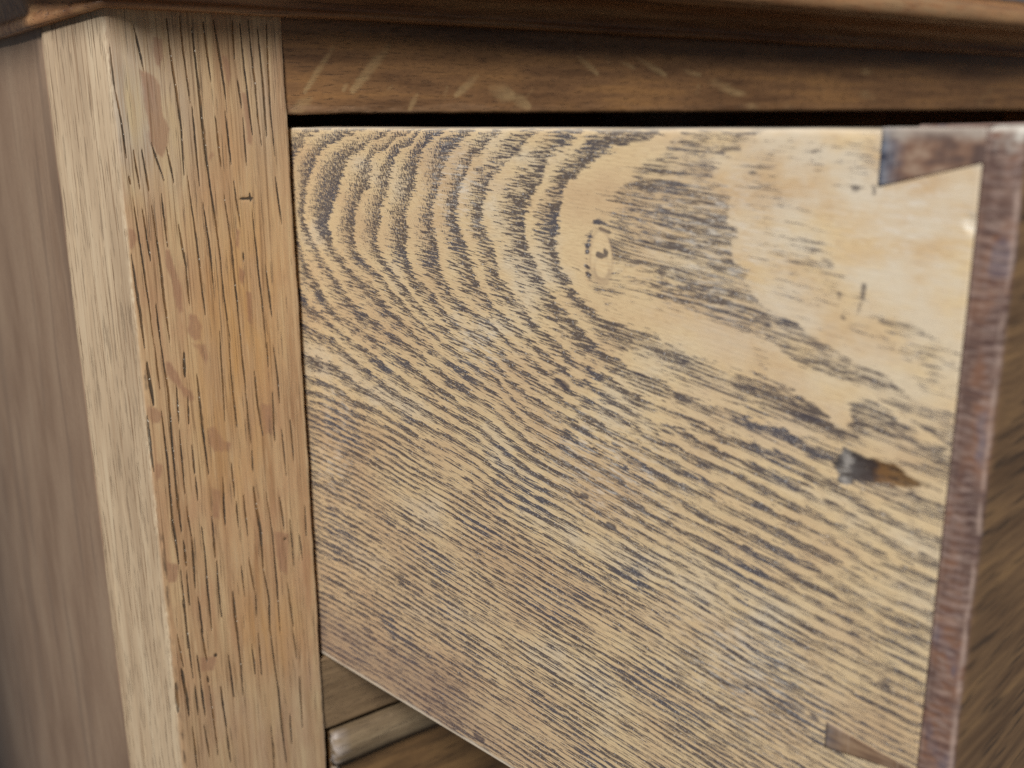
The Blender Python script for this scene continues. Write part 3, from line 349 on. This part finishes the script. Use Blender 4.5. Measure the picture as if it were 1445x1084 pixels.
def mat_front_end():
    """end of the drawer front: dark stained end wood with saw lines across and scratches along; local X is up"""
    g = G('dark stained end wood of the drawer front')
    t = g.gn(0.10, 0.22, off=2.0, detail=3.0)
    col = g.ramp(t, [(0.33, rgb(84, 64, 58)), (0.47, rgb(110, 86, 76)), (0.58, rgb(124, 90, 72)), (0.68, rgb(104, 90, 94))])
    bands = g.gn(1.1, 0.10, off=7.0, detail=3.0, rough=0.65); col = g.mix(g.f('MULTIPLY', g.step(bands, 0.44, 0.68), 0.6), col, rgb(66, 48, 50))
    lite = g.gn(1.1, 0.30, off=27.0, detail=3.0, rough=0.6); col = g.mix(g.f('MULTIPLY', g.step(lite, 0.46, 0.74), 0.5), col, rgb(172, 150, 138))
    scr = g.gn(0.03, 2.2, off=17.0, detail=1.5); col = g.mix(g.f('MULTIPLY', g.step(scr, 0.58, 0.78), 0.30), col, rgb(160, 138, 126))
    saw = g.f('SINE', g.f('ADD', g.f('MULTIPLY', g.x, 4.3), g.f('MULTIPLY', t, 14.0))); saw = g.f('MULTIPLY', g.step(saw, -0.2, 0.9), g.step(g.gn(0.08, 0.3, off=77.0), 0.40, 0.58))
    col = g.mix(g.f('MULTIPLY', saw, 0.42), col, rgb(150, 128, 120))
    fa = g.attr('face')
    fcol = g.ramp(g.gn(0.35, 0.03, off=37.0, detail=3.0), [(0.35, rgb(108, 82, 58)), (0.52, rgb(134, 104, 74)), (0.68, rgb(156, 122, 84))])
    fp = g.step(g.gn(0.9, 0.07, off=47.0, detail=2.0), 0.56, 0.68); fcol = g.mix(g.f('MULTIPLY', fp, 0.7), fcol, rgb(58, 46, 38))
    col = g.mix(fa, col, fcol)
    wn = g.attr('worn'); col = g.mix(g.f('MULTIPLY', wn, g.step(g.gn(0.25, 0.8, off=57.0, detail=3.0), 0.36, 0.60)), col, rgb(160, 138, 126))
    tp = g.attr('lit_worn_tip'); col = g.mix(g.f('MULTIPLY', tp, g.step(g.gn(0.4, 0.4, off=67.0, detail=2.0), 0.28, 0.6)), col, rgb(196, 190, 180))  # top end: grey wear together with a painted highlight
    h = g.f('ADD', g.f('MULTIPLY', saw, 0.6), g.f('MULTIPLY', bands, 0.5))
    return g.out(col, 0.50, g.bump(h, 0.10, 0.5), spec=0.4)

def mat_pin(faint=0.0):
    g = G('dark end wood of the dovetail pins')
    t = g.gn(0.25, 0.4, off=3.0, detail=3.0)
    col = g.ramp(t, [(0.36, rgb(92, 74, 68)), (0.5, rgb(126, 98, 82)), (0.64, rgb(152, 128, 110))])
    a = g.attr('blue'); col = g.mix(a, col, g.ramp(g.gn(0.6, 0.6, off=13.0), [(0.35, rgb(58, 64, 80)), (0.65, rgb(120, 126, 138))]))
    tp = g.step(g.f('ADD', g.y, g.f('MULTIPLY', t, 5.0)), 0.2, 2.6); col = g.mix(g.f('MULTIPLY', tp, 0.75), col, rgb(170, 160, 150))  # upper pin's top: worn grey, its lit look also in the colour
    s = g.gn(1.6, 0.05, off=23.0, detail=1.0); col = g.mix(g.f('MULTIPLY', g.step(s, 0.62, 0.70), 0.45), col, rgb(186, 170, 156))
    col = g.mix(faint, col, g.ramp(g.gn(0.12, 1.2, off=33.0, detail=3.0), [(0.4, rgb(108, 86, 66)), (0.6, rgb(150, 124, 96))]))
    return g.out(col, 0.45, g.bump(t, 0.08, 0.4), spec=0.4)

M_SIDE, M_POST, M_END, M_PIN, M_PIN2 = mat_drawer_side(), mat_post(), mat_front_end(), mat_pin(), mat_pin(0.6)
M_RAIL = mat_plain('dark stained oak rail', rgb(106, 76, 52), rgb(136, 100, 68), rgb(158, 116, 74), rgb(58, 44, 36), fleck=rgb(176, 146, 104), worn=rgb(160, 126, 96), pore_k=(0.22, 3.0), pore_amt=0.6)
M_LOW = mat_plain('stained oak lower rail', rgb(112, 90, 66), rgb(134, 110, 82), rgb(148, 122, 92), rgb(72, 58, 44), off=40.0, pore_k=(0.2, 3.2), pore_amt=0.5)
M_MOULD = mat_plain('red brown varnished moulding', rgb(140, 98, 68), rgb(170, 124, 86), rgb(192, 148, 104), rgb(76, 54, 42), off=80.0, pore_k=(0.05, 1.4), coat=0.2, worn=rgb(168, 136, 100))
M_PANEL = mat_plain('grey brown stained side board', rgb(142, 115, 93), rgb(155, 128, 105), rgb(165, 139, 115), rgb(112, 92, 78), off=120.0, pore_k=(0.012, 0.10), pore_amt=0.35, streak=0.08, fat=0.05, bump=0.03, rough=0.5, coat=0.05, pore_lo=0.54, worn=rgb(50, 44, 42))
M_BEAD = mat_plain('worn oak bead', rgb(112, 94, 72), rgb(134, 114, 88), rgb(150, 130, 102), rgb(66, 54, 44), off=160.0, coat=0.0, rough=0.52, worn=rgb(176, 164, 156))
M_FACE = mat_plain('brown stained drawer face', rgb(100, 76, 50), rgb(122, 92, 60), rgb(140, 108, 70), rgb(60, 44, 32), off=200.0, pore_k=(0.08, 1.2))
M_DUST = mat_plain('unfinished inner board', rgb(120, 96, 70), rgb(140, 114, 84), rgb(150, 124, 92), rgb(90, 70, 52), off=240.0, coat=0.0, rough=0.7)

# ================================================================== the cabinet
AX, CX, CY = -39.33, -49.76, 10.43            # arris, and the far edge of the chamfer
WID, DEP, ZB, ZT = 470.0, 360.0, -620.0, 24.0
cab = thing('oak_cabinet', 'old oak cabinet with chamfered corner post, dark rails and overhanging moulded top', 'cabinet', Matrix.Translation((WID/2000, DEP/2000, ZB/1000)))

# corner post: profile (x,y), swept along z (local X up)
MZ = frame((0, 0, 1), (1, 0, 0), (0, 1, 0))
r = 0.55
prof = sample([(CX, CY), (AX-0.30, 0.30)], 0.45)[:-1]+[(AX-0.28, 0.27), (AX-0.10, 0.12), (AX+0.12, 0.03), (AX+0.42, 0.0)]
prof += sample([(AX+0.42, 0.0), (-r, 0.0)], 0.17)[1:]+arc(-r, r, r, -90, 0, 5)[1:]+[(0.0, 4.0), (0.0, 9.0), (-4.0, 30.0), (-46.0, 30.0), (-46.0, 14.0), (CX+0.25, CY+0.5)]
zs = join([ZB], lin(-400, -200, 25), lin(-198, 28, 0.5))
arris_pts = AX
def post_front(y): return (y > AX+0.2)
def post_pore(t, y, z, i):
    m = line_mask(t, y+0.05*wave(t, 91, 0.35)+0.03*wave(t+7*y, 93, 1.7), PORES); return np.where((y > AX-0.3) & (z < 0.6), m, 0)
def post_fleck(t, y, z, i):
    o = np.full(len(t), 9.0); q = np.c_[y, t]
    for k in FLECKS: o = np.minimum(o, poly_sdf(q, k))
    return np.where(z < 0.4, np.clip(0.5-o/1.0, 0, 1)*np.clip(0.85+(t+45)/60, 0.85, 1.0), 0)
def post_disp(t, y, z, i):
    d = np.zeros(len(t))
    d -= 0.16*post_pore(t, y, z, i)
    ar = np.exp(-((y-AX)/0.7)**2); d -= ar*(0.10+0.22*np.clip(wave(t, 3, 0.11), 0, 1))
    ed = np.exp(-((y-0.0)/0.5)**2)*(z < 1); d -= ed*0.16*(1+wave(t, 5, 0.16))
    l = np.exp(-((y-CX)/0.7)**2)*(z > 8); d += l*0.22*wave(t, 9, 0.09)
    return d
prism('corner_post', prof, zs, MZ, cab, M_POST, post_disp, {
    'pore': post_pore, 'fleck': post_fleck,
    'chamfer': lambda t, y, z, i: np.clip((AX+0.1-y)/0.5, 0, 1),
    'amber': lambda t, y, z, i: np.clip(1.15-np.hypot((y+17+3*np.sin(t*0.06))/13, (t+48)/52), 0, 1)*1.0+np.clip(1-np.hypot((y+14)/12, (t+128)/26), 0, 1),
    'grey': lambda t, y, z, i: np.clip(1.25-np.hypot((y+36)/16, (t-4)/22), 0, 1)+0.5*np.clip(1-np.hypot((y+6)/8, (t-6)/26), 0, 1)+0.22*np.clip((-134-t)/10, 0, 1),
    'edge': lambda t, y, z, i: np.exp(-((y-AX+0.25)/0.38)**2)*np.clip(0.25+0.6*wave(t, 13, 0.13), 0, 0.8)+0.35*np.exp(-((y+0.3)/0.4)**2)*(z < 1),
    'dirt': lambda t, y, z, i: 0.8*np.exp(-((y-AX-0.6)/0.35)**2)*np.clip(-wave(t, 13, 0.13)+(-t-60)/90, 0, 1)}, smooth=True)

# left side board, a little behind the chamfer's edge
MSIDE = frame((0, 0, 1), (0, -1, 0), (1, 0, 0))      # local: up, toward the front, into the cabinet
yl = [-CY-0.45-v for v in lin(0, 120, 1.2)]+[-DEP]
loop = [(v, CX+0.12) for v in yl]+[(-DEP, CX+14), (-CY-0.45, CX+14)]
prism('side_board', loop, join([ZB], lin(-330, -230, 10), lin(-228, 26, 2.0)), MSIDE, cab, M_PANEL, lambda t, y, z, i: np.where(z < CX+1, -0.25*np.exp(-((y+CY+0.45)/1.2)**2)*np.clip(wave(t, 23, 0.10)-0.2, 0, 1), 0),
      {'worn': lambda t, y, z, i: np.where(z < CX+1, np.exp(-((y+CY+1.2)/1.1)**2)*np.clip(wave(t, 23, 0.10)-0.1, 0, 1)*(t > -60), 0)})
prism('side_board', [(-DEP, 420.0), (-1, 420.0), (-1, 406.0), (-DEP, 406.0)], [ZB, ZT], MSIDE, cab, M_PANEL, None, {'worn': lambda t, y, z, i: t*0})
prism('corner_post', rect(374, 420, 0.0, 30.0, 0.8), [ZB, ZT+2], MZ, cab, M_POST, None, {k: (lambda t, y, z, i: t*0) for k in ('pore', 'fleck', 'chamfer', 'amber', 'grey', 'edge', 'dirt')})

# rails (local X along the front)
def rail(name, z0, z1, y0, mat, fl=None, dense=True, x1=374.0, worn=0.0, thick=22.0):
    st = 0.35 if dense else 2.0; rr = 0.8
    lp = sample([(y0, z1-rr), (y0, z0+rr)], st)+arc(y0+rr, z0+rr, rr, 180, 270, 4)[1:]+[(y0+thick, z0), (y0+thick, z1)]+arc(y0+rr, z1-rr, rr, 90, 180, 4)
    xs = join(lin(-0.6, 140, 0.5) if dense else lin(-0.6, 60, 1.0), lin(145, x1, 6))
    f = (lambda t, y, z, i: np.where(y < y0+0.3, soft_mask(np.c_[t, z], fl), 0)) if fl else (lambda t, y, z, i: t*0)
    return prism(name, lp, xs, ID, cab, mat, lambda t, y, z, i: 0.05*wave(t, 31, 0.2)-0.10*np.exp(-((z-z0)/0.7)**2)*(1+wave(t, 33, 0.3)),
                 {'fleck': f, 'worn': lambda t, y, z, i: worn*np.clip((z0+2.6+0.5*wave(t, 35, 0.12)-z)/0.8, 0, 1)*np.clip(1.3-t/70, 0.25, 1)})
rr_ = np.random.default_rng(12); more = []
for k in range(22):
    x, z, a, l = rr_.uniform(4, 330), rr_.uniform(4, 20), rr_.choice([1, -1])*rr_.uniform(0.7, 1.4), rr_.uniform(1.0, 4.5)
    more.append((x, z, x+l*math.cos(a), z+l*math.sin(a), rr_.uniform(0.35, 0.8)*(1+x/200), 0.55))
rail('top_rail', 2.75, 26.0, 0.9, M_RAIL, [(s[0], s[1], s[2], s[3], s[4]*1.25) for s in RAIL_FLECKS]+more, worn=0.8)
rail('drawer_rail', -163.2, -140.9, 0.9, M_LOW)
rail('bottom_rail', -330.0, -306.0, 0.9, M_LOW, dense=False)
# inner boards that close the case and keep it dark
for nm, lp, a, b in (('dust_board', rect(23.5, DEP-12, -156, -146, 0.5), CX+14.5, 405.5), ('dust_board', rect(23.5, DEP-12, -322, -312, 0.5), CX+14.5, 405.5),
                     ('back_board', rect(DEP-11, DEP-2, ZB+1, ZT-1, 0.5), CX+14.5, 405.5), ('base_board', rect(31, DEP-12, ZB+2, ZB+14, 0.5), CX+14.5, 405.5)):
    prism(nm, lp, [a, b], ID, cab, M_DUST, smooth=False)

# overhanging top with its moulding, one sweep round front, cant and side
def moulding(name, profile, mat, zoff=0.0):
    """profile (d out, z up) swept round right front -> chamfer -> left side"""
    P = np.array([(422.0, 0.0), (AX, 0.0), (CX, CY), (CX, DEP)]); seg = P[1:]-P[:-1]
    ln = np.linalg.norm(seg, axis=1); sd = seg/ln[:, None]; nr = np.c_[sd[:, 1], -sd[:, 0]]*-1.0
    # outward: front -> -y, chamfer -> (-,-), side -> -x
    nr = np.where((nr@np.array([1.0, 1.0]))[:, None] > 0, -nr, nr)
    mit = [nr[0], (nr[0]+nr[1])/(1+nr[0]@nr[1]), (nr[1]+nr[2])/(1+nr[1]@nr[2]), nr[2]]
    S = np.r_[0, np.cumsum(ln)]
    st = sorted(set(list(np.linspace(S[0], S[1], 120))+list(np.linspace(S[1], S[2], 8))+list(np.linspace(S[2], S[3], 60))))
    lp = [(d, z) for d, z in profile]
    def warp(co, i):
        s, d, z = co[:, 0], co[:, 1], co[:, 2]; k = np.clip(np.searchsorted(S, s, side='right')-1, 0, 2)
        f = ((s-S[k])/ln[k])[:, None]; m = np.array(mit); base = P[k]+f*seg[k]; off = m[k]*(1-f)+m[k+1]*f
        fs = np.clip((s-S[1])/ln[1], 0, 1); z = z-3.8*fs*np.clip((31-z)/6.5, 0, 1)
        xy = base+off*d[:, None]; return np.c_[xy, z]
    return prism(name, lp, st, ID, cab, mat, lambda t, y, z, i: 0.12*wave(t, 41, 0.09), {'worn': lambda t, y, z, i: np.clip((y-10.5)/4, 0, 1)*np.clip(0.4+0.4*wave(t, 43, 0.02), 0.1, 0.8)}, warp=warp)
cove = [(-4, 24.4), (1.6, 24.4)]+arc(1.6, 25.3, 0.9, -90, 50, 6)[1:]+[(1.9, 26.4)]+[(10.0-8.0*math.cos(math.radians(a)), 26.6+5.4*math.sin(math.radians(a))) for a in (8, 22, 36, 50, 64, 78, 90)]+[(10.6, 32.2), (10.8, 34.5), (-4, 34.5)]
prof_c = sample(cove, 0.9)[:-1]
moulding('moulding', prof_c, M_MOULD)
nose = [(-10, 34.6), (11.0, 34.6), (11.2, 33.2), (11.6, 32.4)]+arc(12.0, 36.4, 4.2, -85, 75, 10)+[(11.4, 41.4), (12, 42.0), (-10, 42.0)]
moulding('top_edge', sample(nose, 0.9)[:-1], M_MOULD)
prism('top_board', rect(-8, DEP, 35.0, 44.0, 0.8), [CX-8, 430], ID, cab, M_MOULD, None, {'worn': lambda t, y, z, i: t*0})

# ================================================================== the open drawer
GX, TILT, RK = 1.5, -0.00726, 0.16178
eu = Vector((RK, -1.0, -TILT)).normalized(); en = eu.cross(Vector((0, 0, 1))).normalized(); ev = en.cross(eu)
MD = frame(eu, ev, en, (GX/1000, 0, 0))
drw = thing('drawer', 'drawer pulled open, its pale oak side with a knot, dark grain and dovetails', 'drawer', MD)
L0, L1, L2, HD = 144.0, 158.1, 163.35, 139.9
rings = np.r_[RINGS]
# fibre lines: slope field, traced to a stream value
fc = tps_fit(FIBRE[:, :2]/50, FIBRE[:, 2], 0.02)
KN = np.array([93.86, -22.4])
def slope(q):
    s = np.clip(tps(FIBRE[:, :2]/50, fc, q/50), -0.24, 0.02)
    d = q-KN; rr = (d[:, 0]/9)**2+(d[:, 1]/5)**2
    return s-0.30*np.sign(d[:, 0])*np.sign(d[:, 1])*np.exp(-rr)*np.clip(np.abs(d[:, 1])/2, 0, 1)*np.clip(np.abs(d[:, 0])/3, 0, 1)
gu, gv = np.linspace(-20, 170, 96), np.linspace(-145, 3, 75)
GU, GV = np.meshgrid(gu, gv, indexing='ij'); gq = np.c_[GU.ravel(), GV.ravel()]
SL = slope(gq).reshape(GU.shape)
def bil(F, q):
    a = np.clip((q[:, 0]-gu[0])/(gu[1]-gu[0]), 0, len(gu)-1.001); b = np.clip((q[:, 1]-gv[0])/(gv[1]-gv[0]), 0, len(gv)-1.001)
    i, j = a.astype(int), b.astype(int); a, b = a-i, b-j
    return F[i, j]*(1-a)*(1-b)+F[i+1, j]*a*(1-b)+F[i, j+1]*(1-a)*b+F[i+1, j+1]*a*b
q = gq.copy(); h = (43.0-q[:, 0])/40
for k in range(40):
    s1 = bil(SL, q); q = np.c_[q[:, 0]+h, q[:, 1]+h*s1]
PSI = q[:, 1].reshape(GU.shape)
# ring field: traced edges, plus the tight parallel rings of the lower half laid along the fibre
lowp = []
psis = np.array([p for _, p, _ in LOW]); phs = np.array([c for _, _, c in LOW])
for (u0, v0, ph) in LOW[1:]:
    for u1 in (-5.0, 18.0, 43.0, 70.0, 100.0, 130.0, 155.0):
        vv = np.linspace(-143, 0, 300); pv = bil(PSI, np.c_[np.full(300, u1), vv])
        v1 = np.interp(v0, pv, vv)
        if -142 < v1 < -1: lowp.append((u1, v1, ph))
allp = np.r_[rings, np.array(lowp)]
rc = tps_fit(allp[:, :2]/50, allp[:, 2], 0.002)
PH = tps(allp[:, :2]/50, rc, gq/50)
GU2, GV2 = np.meshgrid(np.linspace(-20, 170, 190), np.linspace(-145, 3, 148), indexing='ij')
gu, gv = GU2[:, 0].copy(), GV2[0].copy(); gq2 = np.c_[GU2.ravel(), GV2.ravel()]
_gu, _gv = np.linspace(-20, 170, 96), np.linspace(-145, 3, 75)
def resample(F):
    global gu, gv
    a, b = gu, gv; gu, gv = _gu, _gv; r_ = bil(F, gq2).reshape(GU2.shape); gu, gv = a, b; return r_
PSI = resample(PSI); PH = tps(allp[:, :2]/50, rc, gq2/50).reshape(GU2.shape)

GRD = np.clip(np.hypot(np.gradient(PH, gu, axis=0), np.gradient(PH, gv, axis=1)), 0.02, 0.19)
def onface(z): return z > -0.9
def fq(t, y): return np.c_[t, y]
def a_phase(t, y, z, i): return bil(PH, fq(t, y))
def a_grade(t, y, z, i): return bil(GRD, fq(t, y))
def a_fib(t, y, z, i): return bil(PSI, fq(t, y))
def kd(t, y): return np.hypot((t-94.0)/(2.45-0.08*(y+22)), (y+22.2+0.15*(t-93.9))/4.6)
def a_knot(t, y, z, i): return np.clip((1.12-kd(t, y))/0.18, 0, 1)
def a_kring(t, y, z, i):
    e = np.hypot((t-94.2)/1.75, (y+24.3)/2.1); return np.exp(-((e-1)/0.16)**2)*(0.4+0.6*(y < -24.3))+0.6*np.exp(-((kd(t, y)-1.04)/0.10)**2)
def a_dense(t, y, z, i):
    k = kd(t, y); left = np.clip((95.5-t)/3, 0, 1)
    return 1.15*np.exp(-((k-1.36)/0.26)**2)*(0.35+0.65*left)*(0.6+0.5*wave(y, 99, 1.3))+0.06*np.exp(-((t-109)/11)**4-((y+23+0.08*(t-94))/9)**4)*np.clip((t-95.5)/2, 0, 1)
def a_inner(t, y, z, i):
    p = bil(PH, fq(t, y))+0.13*wave(bil(PSI, fq(t, y))+0.02*t, 101, 1.4)*np.clip((-0.5-bil(PH, fq(t, y)))/0.3, 0.2, 1); return np.clip((-0.11-p)/0.07, 0, 1)*np.clip((p+1.02)/0.06, 0, 1)
def a_calm(t, y, z, i): p = bil(PH, fq(t, y)); return 0.45*np.clip((-0.15-p)/0.2, 0, 1)-0.13*np.clip((-1.02-p)/0.1, 0, 1)
def a_even(t, y, z, i): return np.clip((-62-y+0.12*t)/26, 0, 1)
def a_amp(t, y, z, i):
    a = np.ones(len(t)); a *= 1-0.20*np.clip((t-122)/12, 0, 1)*np.clip((y+46-0.25*(t-122))/14, 0, 1)
    a *= 1-0.06*np.clip((t-130)/20, 0, 1); a *= 1-0.6*np.clip((t-146)/8, 0, 1)*np.clip((y+30)/8, 0, 1)
    a *= 1-0.12*np.clip(1.6-np.hypot((t-112)/16, (y+20)/18), 0, 1)
    return a*1.04
def a_short(t, y, z, i):
    return np.clip(1.5-np.hypot((t-25)/42, (y+6)/22)*1.15, 0, 1)
def a_long(t, y, z, i): return np.clip(np.clip(1.8-np.hypot((t-110)/17, (y+22)/18), 0, 0.9)+0.85*np.clip((-45-y+0.10*t)/24, 0, 1)+0.6*np.clip((t-118)/12, 0, 1), 0, 0.95)
def a_grey(t, y, z, i): return 1.3*np.clip((t-100)/35, 0, 1)*np.clip((y+60)/40, 0, 1)+0.8*np.clip(1-np.hypot((t-60)/18, (y+9)/10), 0, 1)+0.6*np.clip(1-np.hypot((t-125)/26, (y+85)/18), 0, 1)
def a_painted_sheen(t, y, z, i):  # where the painted sheen patches lie
    o = 0
    for u0, v0, ru, rv in ((11, -66, 6, 7), (8, -83, 8, 8), (56, -12, 10, 9), (95, -62, 16, 10), (128, -92, 14, 12), (118, -18, 14, 12), (150, -12, 10, 8), (62, -43, 9, 6)): o = o+np.exp(-((t-u0)/ru)**2-((y-v0)/rv)**2)
    return np.clip(o, 0, 1)
def a_rim(t, y, z, i): return 0.9*np.clip((-HD+1.15+0.25*wave(t, 67, 0.3)-y)/0.5, 0, 1)+0.6*np.exp(-((y+0.15)/0.5)**2)
def a_mark(t, y, z, i): return np.where(onface(z), seg_mask(fq(t, y), MARKS), 0)
gsdf = lambda t, y: poly_sdf(fq(t, y), GOUGE)
def a_gouge(t, y, z, i): return np.where(onface(z), np.clip(0.5-gsdf(t, y)/1.0, 0, 1), 0)
def a_chip(t, y, z, i): return np.where(onface(z), np.clip(0.5-poly_sdf(fq(t, y), CHIP)/0.4, 0, 1), 0)
def a_ruddy(t, y, z, i): return np.clip((-74-y)/40, 0, 1)*np.clip((98-t)/55, 0, 1)+0.5*np.clip((-120-y)/14, 0, 1)
def a_stain(t, y, z, i):
    return np.clip((-121-y+0.03*t+2*wave(t, 51, 0.2))/9, 0, 1)*np.clip((74-t)/30, 0, 1)*0.55+0.85*np.clip((-100-y+0*t)/8, 0, 1)*0
def side_disp(t, y, z, i):
    f = onface(z); d = np.zeros(len(t))
    d -= (0.30-0.15*np.clip((t-143)/10, 0, 1))*np.where(f, np.clip(-gsdf(t, y)/0.8, 0, 1), 0)*(0.85+0.2*wave(t*1.3+y*2, 64, 0.8))
    d -= 0.28*np.where(f, np.clip(-poly_sdf(fq(t, y), CHIP)/0.5, 0, 1), 0)
    d -= 0.20*np.exp(-((y+0.2)/0.8)**2)*(1+0.8*wave(t, 61, 0.12))+0.32*np.exp(-((t-151)/6)**2)*np.exp(-((y+0.1)/0.9)**2)
    d += 0.03*wave(t*0.7+y*0.9, 63, 0.05)
    return d
r = 0.7
lp = arc(-HD+0.35, -0.35, 0.35, 180, 90, 4)+sample([(-HD+0.35, 0), (-r, 0)], 0.36)[1:]+arc(-r, -r, r, 90, 0, 5)[1:]+[(0, -5), (0, -11), (-HD, -11), (-HD, -5)]
us = join([-150.0], lin(-120, -6, 8), lin(-5, L1, 0.36))
prism('drawer_side', lp, us, MD, drw, M_SIDE, side_disp, {'phase': a_phase, 'calm': a_calm, 'inner': a_inner, 'long': a_long, 'even': a_even, 'grade': a_grade, 'fibre': a_fib, 'amount': a_amp, 'dense': a_dense, 'mark': a_mark, 'knot': a_knot,
      'knotring': a_kring, 'short': a_short, 'gouge': a_gouge, 'chip': a_chip, 'ruddy': a_ruddy, 'grey': a_grey, 'painted_sheen': a_painted_sheen, 'rim': a_rim, 'stain': a_stain})

# drawer front: L-shaped lap over the end of the side; swept upward (local X = up)
MF = frame(ev, en, eu, MD.translation)            # local: up, out to the left, toward the viewer
r = 0.9
lpf = [(0.03, L1+0.12)]+sample([(0.03, L1+0.12), (0.03, L2-r)], 0.4)[1:]+arc(0.03-r, L2-r, r, 0, 90, 6)[1:]
lpf += sample([(0.03-r, L2), (-70, L2)], 1.2)[1:]+[(-430, L2), (-430, L0), (-11.3, L0), (-11.3, L1+0.12)]
def front_disp(t, y, z, i):
    ar = np.exp(-(((y+0.2)/0.9)**2+((z-L2+0.2)/0.9)**2))
    return -ar*(0.10+0.35*np.clip(wave(t, 71, 0.17), -0.2, 1))+0.04*wave(t+z*2, 73, 0.5)
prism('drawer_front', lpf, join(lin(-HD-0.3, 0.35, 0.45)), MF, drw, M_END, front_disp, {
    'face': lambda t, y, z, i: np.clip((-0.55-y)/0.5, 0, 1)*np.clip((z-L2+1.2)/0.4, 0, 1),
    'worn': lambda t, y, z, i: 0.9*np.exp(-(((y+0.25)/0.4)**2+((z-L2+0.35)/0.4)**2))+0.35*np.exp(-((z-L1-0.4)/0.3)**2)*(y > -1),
    'lit_worn_tip': lambda t, y, z, i: np.clip((t+2.6+1.4*wave(z, 75, 0.9))/2.0, 0, 1)*(y > -4)}, endround=0.8)
frontboard = drw.children[-1]
# dovetail pins, a hair proud of the side
def pin(poly, mat_):
    P = [(v, u) for u, v in poly]
    n = 26; top = []; a, b, c, d = poly
    us_ = np.linspace(min(a[0], b[0]), max(c[0], d[0]), n)
    vt = np.interp(us_, [a[0], d[0]], [a[1], d[1]]); vb = np.interp(us_, [b[0], c[0]], [b[1], c[1]])
    lo = np.minimum(vb, vt-0.2)
    # swept along u as stations: loop in (v, n)
    k = np.linspace(0, 1, 14); lp_ = [(1-t, 0.05) for t in k]+[(0.0, -4.0), (1.0, -4.0)]
    def warp(co, i):
        u, f, nn = co[:, 0], co[:, 1], co[:, 2]; return np.c_[u, np.interp(u, us_, lo)*(1-f)+np.interp(u, us_, vt)*f, nn]
    o = prism('dovetail_pin', lp_, us_, MD, None, mat_, None, {'blue': lambda t, y, z, i: np.clip(1.05-(t-us_[0])/3.6, 0, 1)}, warp=warp)
    o.parent = frontboard; o.matrix_parent_inverse = (drw.matrix_basis @ frontboard.matrix_parent_inverse @ frontboard.matrix_basis).inverted()
    return o
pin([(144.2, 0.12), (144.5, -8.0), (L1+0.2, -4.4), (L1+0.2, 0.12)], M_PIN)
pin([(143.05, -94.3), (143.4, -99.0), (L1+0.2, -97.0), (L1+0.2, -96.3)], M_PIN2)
prism('drawer_side', rect(-HD, 0, -429, -418, 0.7), [-150, L0-0.1], MD, drw, M_DUST)
prism('drawer_bottom', rect(-HD+9, -HD+15, -417.8, -11.2, 0.3), [-140, L0-0.1], MD, drw, M_DUST, smooth=False)
prism('drawer_back', rect(-HD+16, -6, -417.8, -11.2, 0.5), [-149, -140.5], MD, drw, M_DUST, smooth=False)

# ================================================================== the closed drawer below
low = thing('drawer', 'closed drawer below the open one, with a rounded bead along its upper edge', 'drawer', Matrix.Translation((0.19, 0.0, -0.30)))
X0, X1, Z0, Z1 = 1.5, 372.5, -304.5, -164.4
prism('drawer_front', rect(2.2, 22, Z0, Z1-0.8, 0.4), lin(X0+0.3, X1-0.3, 3.0), ID, low, M_FACE, lambda t, y, z, i: 0.05*wave(t+z, 81, 0.1))
def bead_loop(w, h, n=14):
    return [(2.6, 0.0)]+[(1.4-h*math.sin(math.pi*k/n)**0.7, -w*(1-math.cos(math.pi*k/n))/2) for k in range(n+1)]+[(2.6, -w)]
def bead(name, w, h, L, M, seed):
    return prism(name, bead_loop(w, h), join(lin(0, 60, 0.6), lin(63, L, 5)), M, low, M_BEAD, lambda t, y, z, i: 0.10*wave(t, seed, 0.12),
                 {'worn': lambda t, y, z, i: np.clip((5.5-t)/5, 0, 1)*0.9*(y < 1.4)}, endround=2.2)
bead('bead', 10.6, 3.6, X1-X0, frame((1, 0, 0), (0, 1, 0), (0, 0, 1), (X0/1000, 0, Z1/1000)), 83)
bead('bead', 2.6, 2.0, Z1-Z0-11.5, frame((0, 0, -1), (0, 1, 0), (1, 0, 0), ((X0+2.75)/1000, 0, (Z1-11.0)/1000)), 85)
bead('bead', 2.6, 2.0, Z1-Z0-11.5, frame((0, 0, -1), (0, 1, 0), (1, 0, 0), ((X1-0.15)/1000, 0, (Z1-11.0)/1000)), 87)
